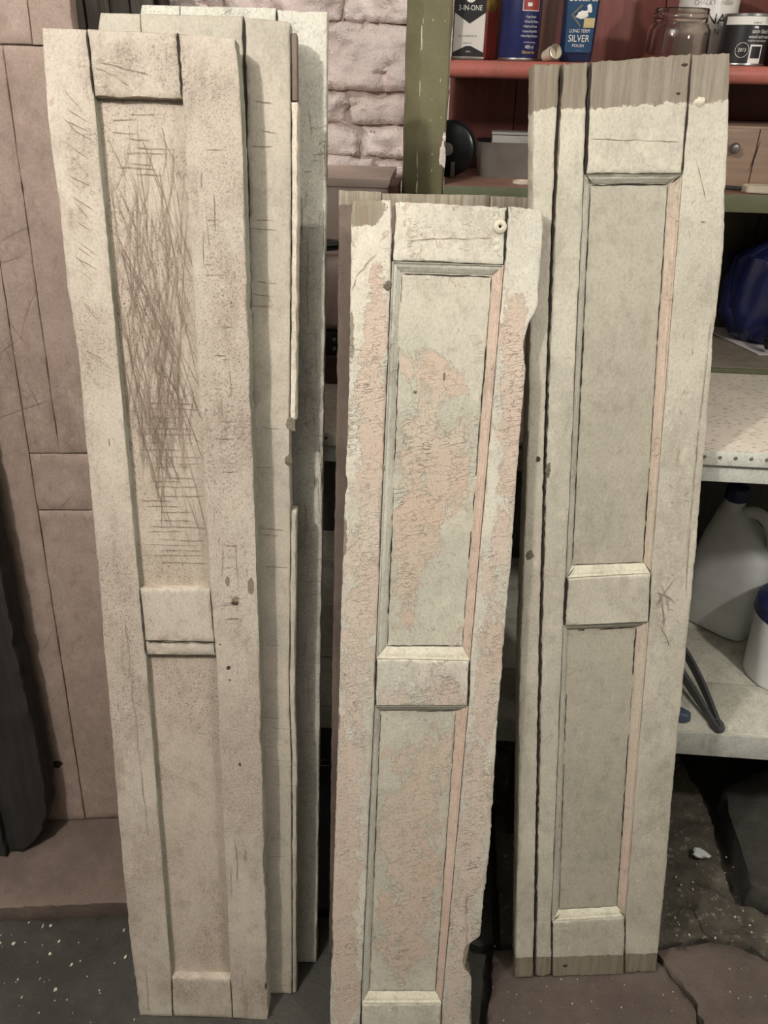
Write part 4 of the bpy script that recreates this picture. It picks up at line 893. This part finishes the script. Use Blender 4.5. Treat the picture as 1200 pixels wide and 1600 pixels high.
def trough(parent, w_, d_, h_, th, mat):
    bm = bmesh.new(); lv = [(0, .9), (h_, 1.), (h_+.003, 1.03), (h_+.003, .985), (h_-.001, .95), (.004, .87)]; rr = []
    for z, s_ in lv:
        q = []
        for i in range(32):
            a = 2*math.pi*i/32; c, s = math.cos(a), math.sin(a); q.append(bm.verts.new((w_*s_*math.copysign(abs(c)**.4, c), d_*s_*math.copysign(abs(s)**.4, s), z)))
        rr.append(q)
    for a, b in zip(rr[:-1], rr[1:]):
        for i in range(32): bm.faces.new((a[i], a[(i+1) % 32], b[(i+1) % 32], b[i]))
    bm.faces.new(rr[0]); bm.faces.new(rr[-1])
    return link('tub_body', from_bm('tub_body', bm), mat, parent)
trough(t, .085, .052, .058, .003, M['grey_tub'])
t = empty('pale_block', (.118, 1.69, MZ+.0060), label='pale grey plastic offcut lying inside the grey tub', cat='offcut'); box('block', -.045, .045, -.02, .02, 0, .066, M['mug_grey'], t, .003); box('lip', -.046, .046, -.023, .023, .0655, .070, M['mug_grey'], t, .001)
rg = [(.0165*math.cos(a), .0165*math.sin(a), .003) for a in np.linspace(0, 2*math.pi, 37)]
t = empty('white_ring', (.1285, 1.568, MZ), label='small white plastic ring lying on the middle shelf', cat='ring'); lathe('ring_band', [(.0145, .0005), (.0145, .0045), (.0155, .0055), (.0172, .0050), (.0175, .001), (.0165, 0), (.0145, .0005)], M['cap_white'], t, n=40)
M['drawer_wood'] = wood('drawer_pale_brown_wood', S(150, 124, 102), S(116, 94, 78), 60, (4, 40, 60), .6)
t = empty('wooden_drawer_box', (.70, 1.58, MZ), label='pale brown wooden drawer box with round metal knob on the middle shelf', cat='drawer')
box('case', -.25, .25, .008, .17, 0, .102, M['drawer_wood'], t, .002); dr = box('drawer_front', -.248, -.1705, 0, .0075, .004, .098, M['drawer_wood'], t, .0015); box('drawer_front', -.169, .248, 0, .0075, .004, .098, M['drawer_wood'], t, .0015)
k_ = lathe('knob', [(0, .020), (.006, .019), (.0092, .014), (.0088, .009), (.005, .005), (.004, 0), (0, 0)], M['steel'], dr, (-.211, 0, .068), r90, 24)
ribbons('slot_line', [([(-.174, .030), (-.170, .055), (-.166, .080)], .0026)], -.0004, M['gap'], t)
t = empty('wooden_paddle', (.530, 1.545, MZ), (0, 0, math.radians(-6)), label='pale wooden spatula blade with dark handle on the middle shelf edge', cat='spatula')
prism('blade', [(-.022, -.004), (-.014, -.016), (.034, -.020), (.038, -.014), (.038, .010), (.034, .016), (-.012, .012), (-.022, .002)], .001, .013, M['cap_white'], t, .0015, 'z')
tube('handle', [(-.020, -.001, .006), (-.06, .004, .006), (-.12, .012, .0055)], [.0035, .004, .005], M['dark_timber'], t)

# ================================================================== LOWER COMPARTMENT
BZ = .9837
M['blue_bag'] = plain('blue_polythene', S(24, 34, 82), .22, 0, .2, 14, .9); M['black_cloth'] = plain('black_webbing', S(44, 42, 42), .6, 0, .2, 60, .4); M['paper'] = plain('white_paper', S(226, 216, 210), .7, 0, .03)
t = empty('paper_sheet', (.63, 1.60, BZ), label='white paper sheet with a corner towards the front on the cabinet floor', cat='paper')
prism('sheet', [(.003, .0), (.30, .03), (.30, .15), (-.03, .20), (-.06, .165)], .0006, .0022, M['paper'], t, 0, 'z'); prism('sheet', [(.06, .035), (.29, .06), (.29, .16), (.0, .17)], .0024, .0036, M['paper'], t, 0, 'z')
t = empty('blue_bag', (.700, 1.695, BZ+.004), label='crumpled glossy blue plastic bag inside the cabinet', cat='bag')
loft('bag_body', [(0, 0, .01, .08, .045, 2.4), (.02, 0, .01, .115, .060, 2.4), (.06, 0, .01, .135, .070, 2.3), (.11, .0, .01, .135, .070, 2.2), (.16, .0, .01, .12, .062, 2.1), (.20, .01, .01, .09, .05, 2), (.23, .02, .01, .05, .03, 2), (.245, .02, .01, .02, .015, 2)], M['blue_bag'], t, 96, .016, 3)
t = empty('black_strap', (.665, 1.605, BZ+.003), label='looped black webbing strap lying on the white paper', cat='strap')
sp = smoothpts([(-.012, .005, .012), (-.018, .0, .030), (.0, -.002, .046), (.035, .0, .050), (.07, .004, .042), (.09, .006, .020), (.06, .0, .013), (.03, -.004, .020), (.012, -.006, .012), (.03, -.012, .008), (.10, -.010, .009)], 5)
tube('strap_band', sp, .0085, M['black_cloth'], t, 8)
box('buckle', .0, .016, -.016, -.006, .001, .010, M['steel'], t, .001)

# ================================================================== LOWER BENCH SHELF
LZ = .3925
M['hdpe'] = plain('milky_plastic', S(238, 238, 232), .4, 0, .05); M['navy'] = plain('navy_plastic', S(38, 46, 88), .4); M['tool'] = plain('dark_grey_plastic', S(92, 92, 94), .45); M['slate'] = plain('slate_blue_plastic', S(84, 92, 112), .5)
t = empty('plastic_jug', (.662, 1.510, LZ), (0, 0, math.radians(-42)), label='large milky white plastic jug with handle and navy cap on the lower shelf', cat='jug')
loft('jug_body', [(0, 0, 0, .068, .052, 4), (.004, 0, 0, .076, .058, 4), (.012, 0, 0, .079, .060, 4), (.15, 0, 0, .079, .060, 4), (.19, 0, 0, .077, .058, 3.6), (.215, -.004, 0, .070, .054, 3.2), (.24, -.016, 0, .052, .046, 2.8), (.262, -.028, 0, .036, .036, 2.4), (.280, -.034, 0, .026, .026, 2), (.286, -.034, 0, .021, .021, 2), (.302, -.034, 0, .021, .021, 2)], M['hdpe'], t, 48)
tube('handle', smoothpts([(-.010, 0, .275), (.014, 0, .287), (.042, 0, .276), (.060, 0, .245), (.066, 0, .205), (.062, 0, .18)], 5), [.013]*26, M['hdpe'], t, 14)
lathe('cap', [(0, .030), (.021, .030), (.0235, .027), (.0240, .002), (.022, 0), (0, 0)], M['navy'], t, (-.034, 0, .300), n=30)
for q, b_ in enumerate(('CLEANING', 'SOLUTION', 'FOR WOOD', 'FINISH')):
    o = text(b_, .014, M['tool'], t, 0, .0, 0, None, 'LEFT'); o.location = (-.0815, .034, .135-.02*q); o.rotation_euler = (0, 0, math.radians(-90))
t = empty('lidded_tub', (.735, 1.335, LZ), label='white tub with navy blue lid at the front right of the lower shelf', cat='tub')
lathe('tub_body', [(0, 0), (.066, 0), (.070, .004), (.078, .150), (.078, .156), (0, .156)], M['hdpe'], t, n=48); lathe('lid', [(0, .182), (.076, .182), (.082, .178), (.083, .153), (.0795, .150), (0, .151)], M['navy'], t, n=48)
patch('label', -.035, .035, .055, .075, M['navy'], t, 0, .0748); text('500 g', .008, M['tool'], t, -.03, .03, 0, .0725)
t = empty('plastic_tongs', (.562, 1.163, LZ), (0, 0, math.radians(12)), label='dark grey plastic tongs lying on the lower shelf beside the right shutter', cat='tongs')
for sgn, mat_ in ((-1, 'tool'), (1, 'tool')):
    bm = bmesh.new(); rr = []
    for k in range(13):
        s_ = k/12; x = sgn*(.004+.013*math.sin(s_*math.pi*.75)); y = s_*.27; wd_ = .0035; hh = .012+.010*math.sin(s_*math.pi)
        z0 = .002+.030*s_
        rr.append([bm.verts.new(p) for p in ((x-wd_, y, z0), (x+wd_, y, z0), (x+wd_, y, z0+hh), (x-wd_, y, z0+hh))])
    for a, b in zip(rr[:-1], rr[1:]):
        for i in range(4): bm.faces.new((a[i], a[(i+1) % 4], b[(i+1) % 4], b[i]))
    bm.faces.new(rr[0]); bm.faces.new(rr[-1]); bmesh.ops.bevel(bm, geom=bm.edges[:], offset=.0008, segments=1, affect='EDGES')
    link('arm', from_bm('arm', bm), M[mat_], t)
loft('end_joint', [(.0005, 0, -.002, .009, .012, 2.4), (.004, 0, -.002, .011, .014, 2.4), (.012, 0, -.002, .011, .014, 2.4), (.016, 0, -.002, .009, .012, 2.4)], M['tool'], t); box('tip_clip', -.0025, .0025, -.012, .006, .0158, .0175, M['steel'], t, .0006)
t = empty('scraper', (.482, 1.187, LZ), (0, 0, math.radians(-20)), label='slate blue handled scraper poking out from behind the right shutter', cat='scraper')
loft('handle', [(.0005, 0, 0, .030, .012, 2.5), (.006, 0, 0, .036, .016, 2.5), (.018, 0, 0, .034, .014, 2.5), (.022, 0, 0, .028, .010, 2.5)], M['slate'], t); box('blade', -.12, -.03, -.012, .012, .010, .0115, M['steel'], t, .0004)

# ================================================================== CLUTTER ON THE BENCH BETWEEN THE SHUTTERS
TZ = .9745
M['pinkish'] = plain('pinkish_card', S(240, 216, 202), .6, 0, .06); M['pink_bag'] = plain('pink_polythene', S(245, 216, 204), .4, 0, .1, 9, .4); M['brown_case'] = plain('dark_brown_board', S(88, 72, 62), .6)
t = empty('storage_box', (-.235, 1.60, TZ), label='tall pinkish cardboard box behind the middle shutters', cat='box')
box('carton', -.13, .125, -.08, .10, 0, .318, M['pinkish'], t, .003); box('lid', -.132, .127, -.082, .102, .312, .327, M['pinkish'], t, .002)
box('timber_offcut', -.107, -.0905, 1.475, 1.56, TZ, 1.298, M['brown_batten'], label='short dark brown wooden offcut upright beside the olive post', cat='offcut')
t = empty('wooden_tray', (-.225, 1.43, TZ), label='dark brown wooden tray on the bench between the stacks of shutters', cat='tray')
box('base', -.10, .10, -.07, .07, 0, .048, M['brown_case'], t, .003); box('rim', -.103, .103, -.073, .073, .040, .052, M['brown_case'], t, .002)
t = empty('studded_case', (-.225, 1.425, TZ+.0525), label='black case with silver studs on the wooden tray', cat='case')
box('case_body', -.095, .095, -.06, .06, 0, .040, M['black_cloth'], t, .003)
for x in (-.03, -.005, .012, .035):
    for z in (.012, .028): lathe('stud', [(0, .002), (.003, .0015), (.004, 0)], M['steel'], t, (x, -.0605, z), r90, 12)
t = empty('pink_bag', (-.225, 1.43, TZ+.093), label='crumpled pale pink plastic bag on the black case', cat='bag')
loft('bag_body', [(0, 0, 0, .08, .045, 3), (.01, 0, 0, .09, .055, 3), (.05, 0, 0, .09, .055, 3), (.09, 0, 0, .085, .052, 3), (.115, 0, 0, .07, .04, 3), (.12, 0, 0, .05, .03, 3)], M['pink_bag'], t, 48, .005, 9)
t = empty('pliers', (-.215, 1.415, TZ+.222), (0, 0, math.radians(10)), label='black handled pliers resting on the pink bag', cat='pliers')
for sgn in (-1, 1): tube('handle', smoothpts([(-.08, sgn*.025, .010), (-.03, sgn*.022, .010), (.01, sgn*.010, .010), (.03, sgn*.003, .010)], 5), [.008]*15+[.006], M['black_plastic'], t)
loft('jaw', [(.003, .045, 0, .022, .009, 2.5), (.010, .045, 0, .024, .011, 2.5), (.017, .045, 0, .022, .009, 2.5)], M['steel'], t)

# ================================================================== LOOSE BITS ON THE FLOOR
rb = random.Random(77); V, F = [], []
def chipv(x, y, z, s_):
    b = len(V); n = rb.choice((4, 5)); a0 = rb.random()*6.28; st = rb.uniform(.35, 1)
    for i in range(n):
        a = a0+2*math.pi*i/n; r = s_*rb.uniform(.6, 1.1); V.append((x+r*math.cos(a)*st, y+r*math.sin(a), z+rb.uniform(0, .0008)))
    for i in range(n): V.append((V[b+i][0], V[b+i][1], z-.0008))
    F.append(tuple(b+i for i in range(n)))
    for i in range(n): F.append((b+(i+1) % n, b+i, b+n+i, b+n+(i+1) % n))
for k in range(90): chipv(rb.uniform(-.85, -.44), rb.uniform(.6, .91), .0032, rb.choice((.0012, .0015, .002, .002, .003, .005)))
for k in range(70): chipv(rb.uniform(.14, .75), rb.uniform(.75, .95), .0035, rb.choice((.001, .0012, .0015, .002)))
for k in range(40): chipv(rb.uniform(.46, .68), rb.uniform(.98, 1.2), .016, rb.choice((.001, .0015, .002, .003)))
link('paint_flakes', mesh('paint_flakes', V, F, 0), M['flake'], label='tiny cream paint flakes scattered over the dark floor', cat='paint flakes', kind='stuff')
bm = bmesh.new(); bmesh.ops.create_icosphere(bm, subdivisions=2, radius=1)
for v_ in bm.verts:
    q = .25*float(fbm(np.array([v_.co.x*1.5]), v_.co.y*1.5, v_.co.z*1.5, 4, 2)[0]); v_.co = Vector((v_.co.x*.015*(1+2.5*q), v_.co.y*.009*(1+2.5*q), max(-.4, min(.4, v_.co.z))*.010*(1+q)))
o = link('plaster_lump', from_bm('plaster_lump', bm, 25), M['hdpe'], label='small lump of white plaster on the rough cement under the bench', cat='plaster'); o.location = (.610, 1.165, .030); o.rotation_euler = (0, 0, -.4)
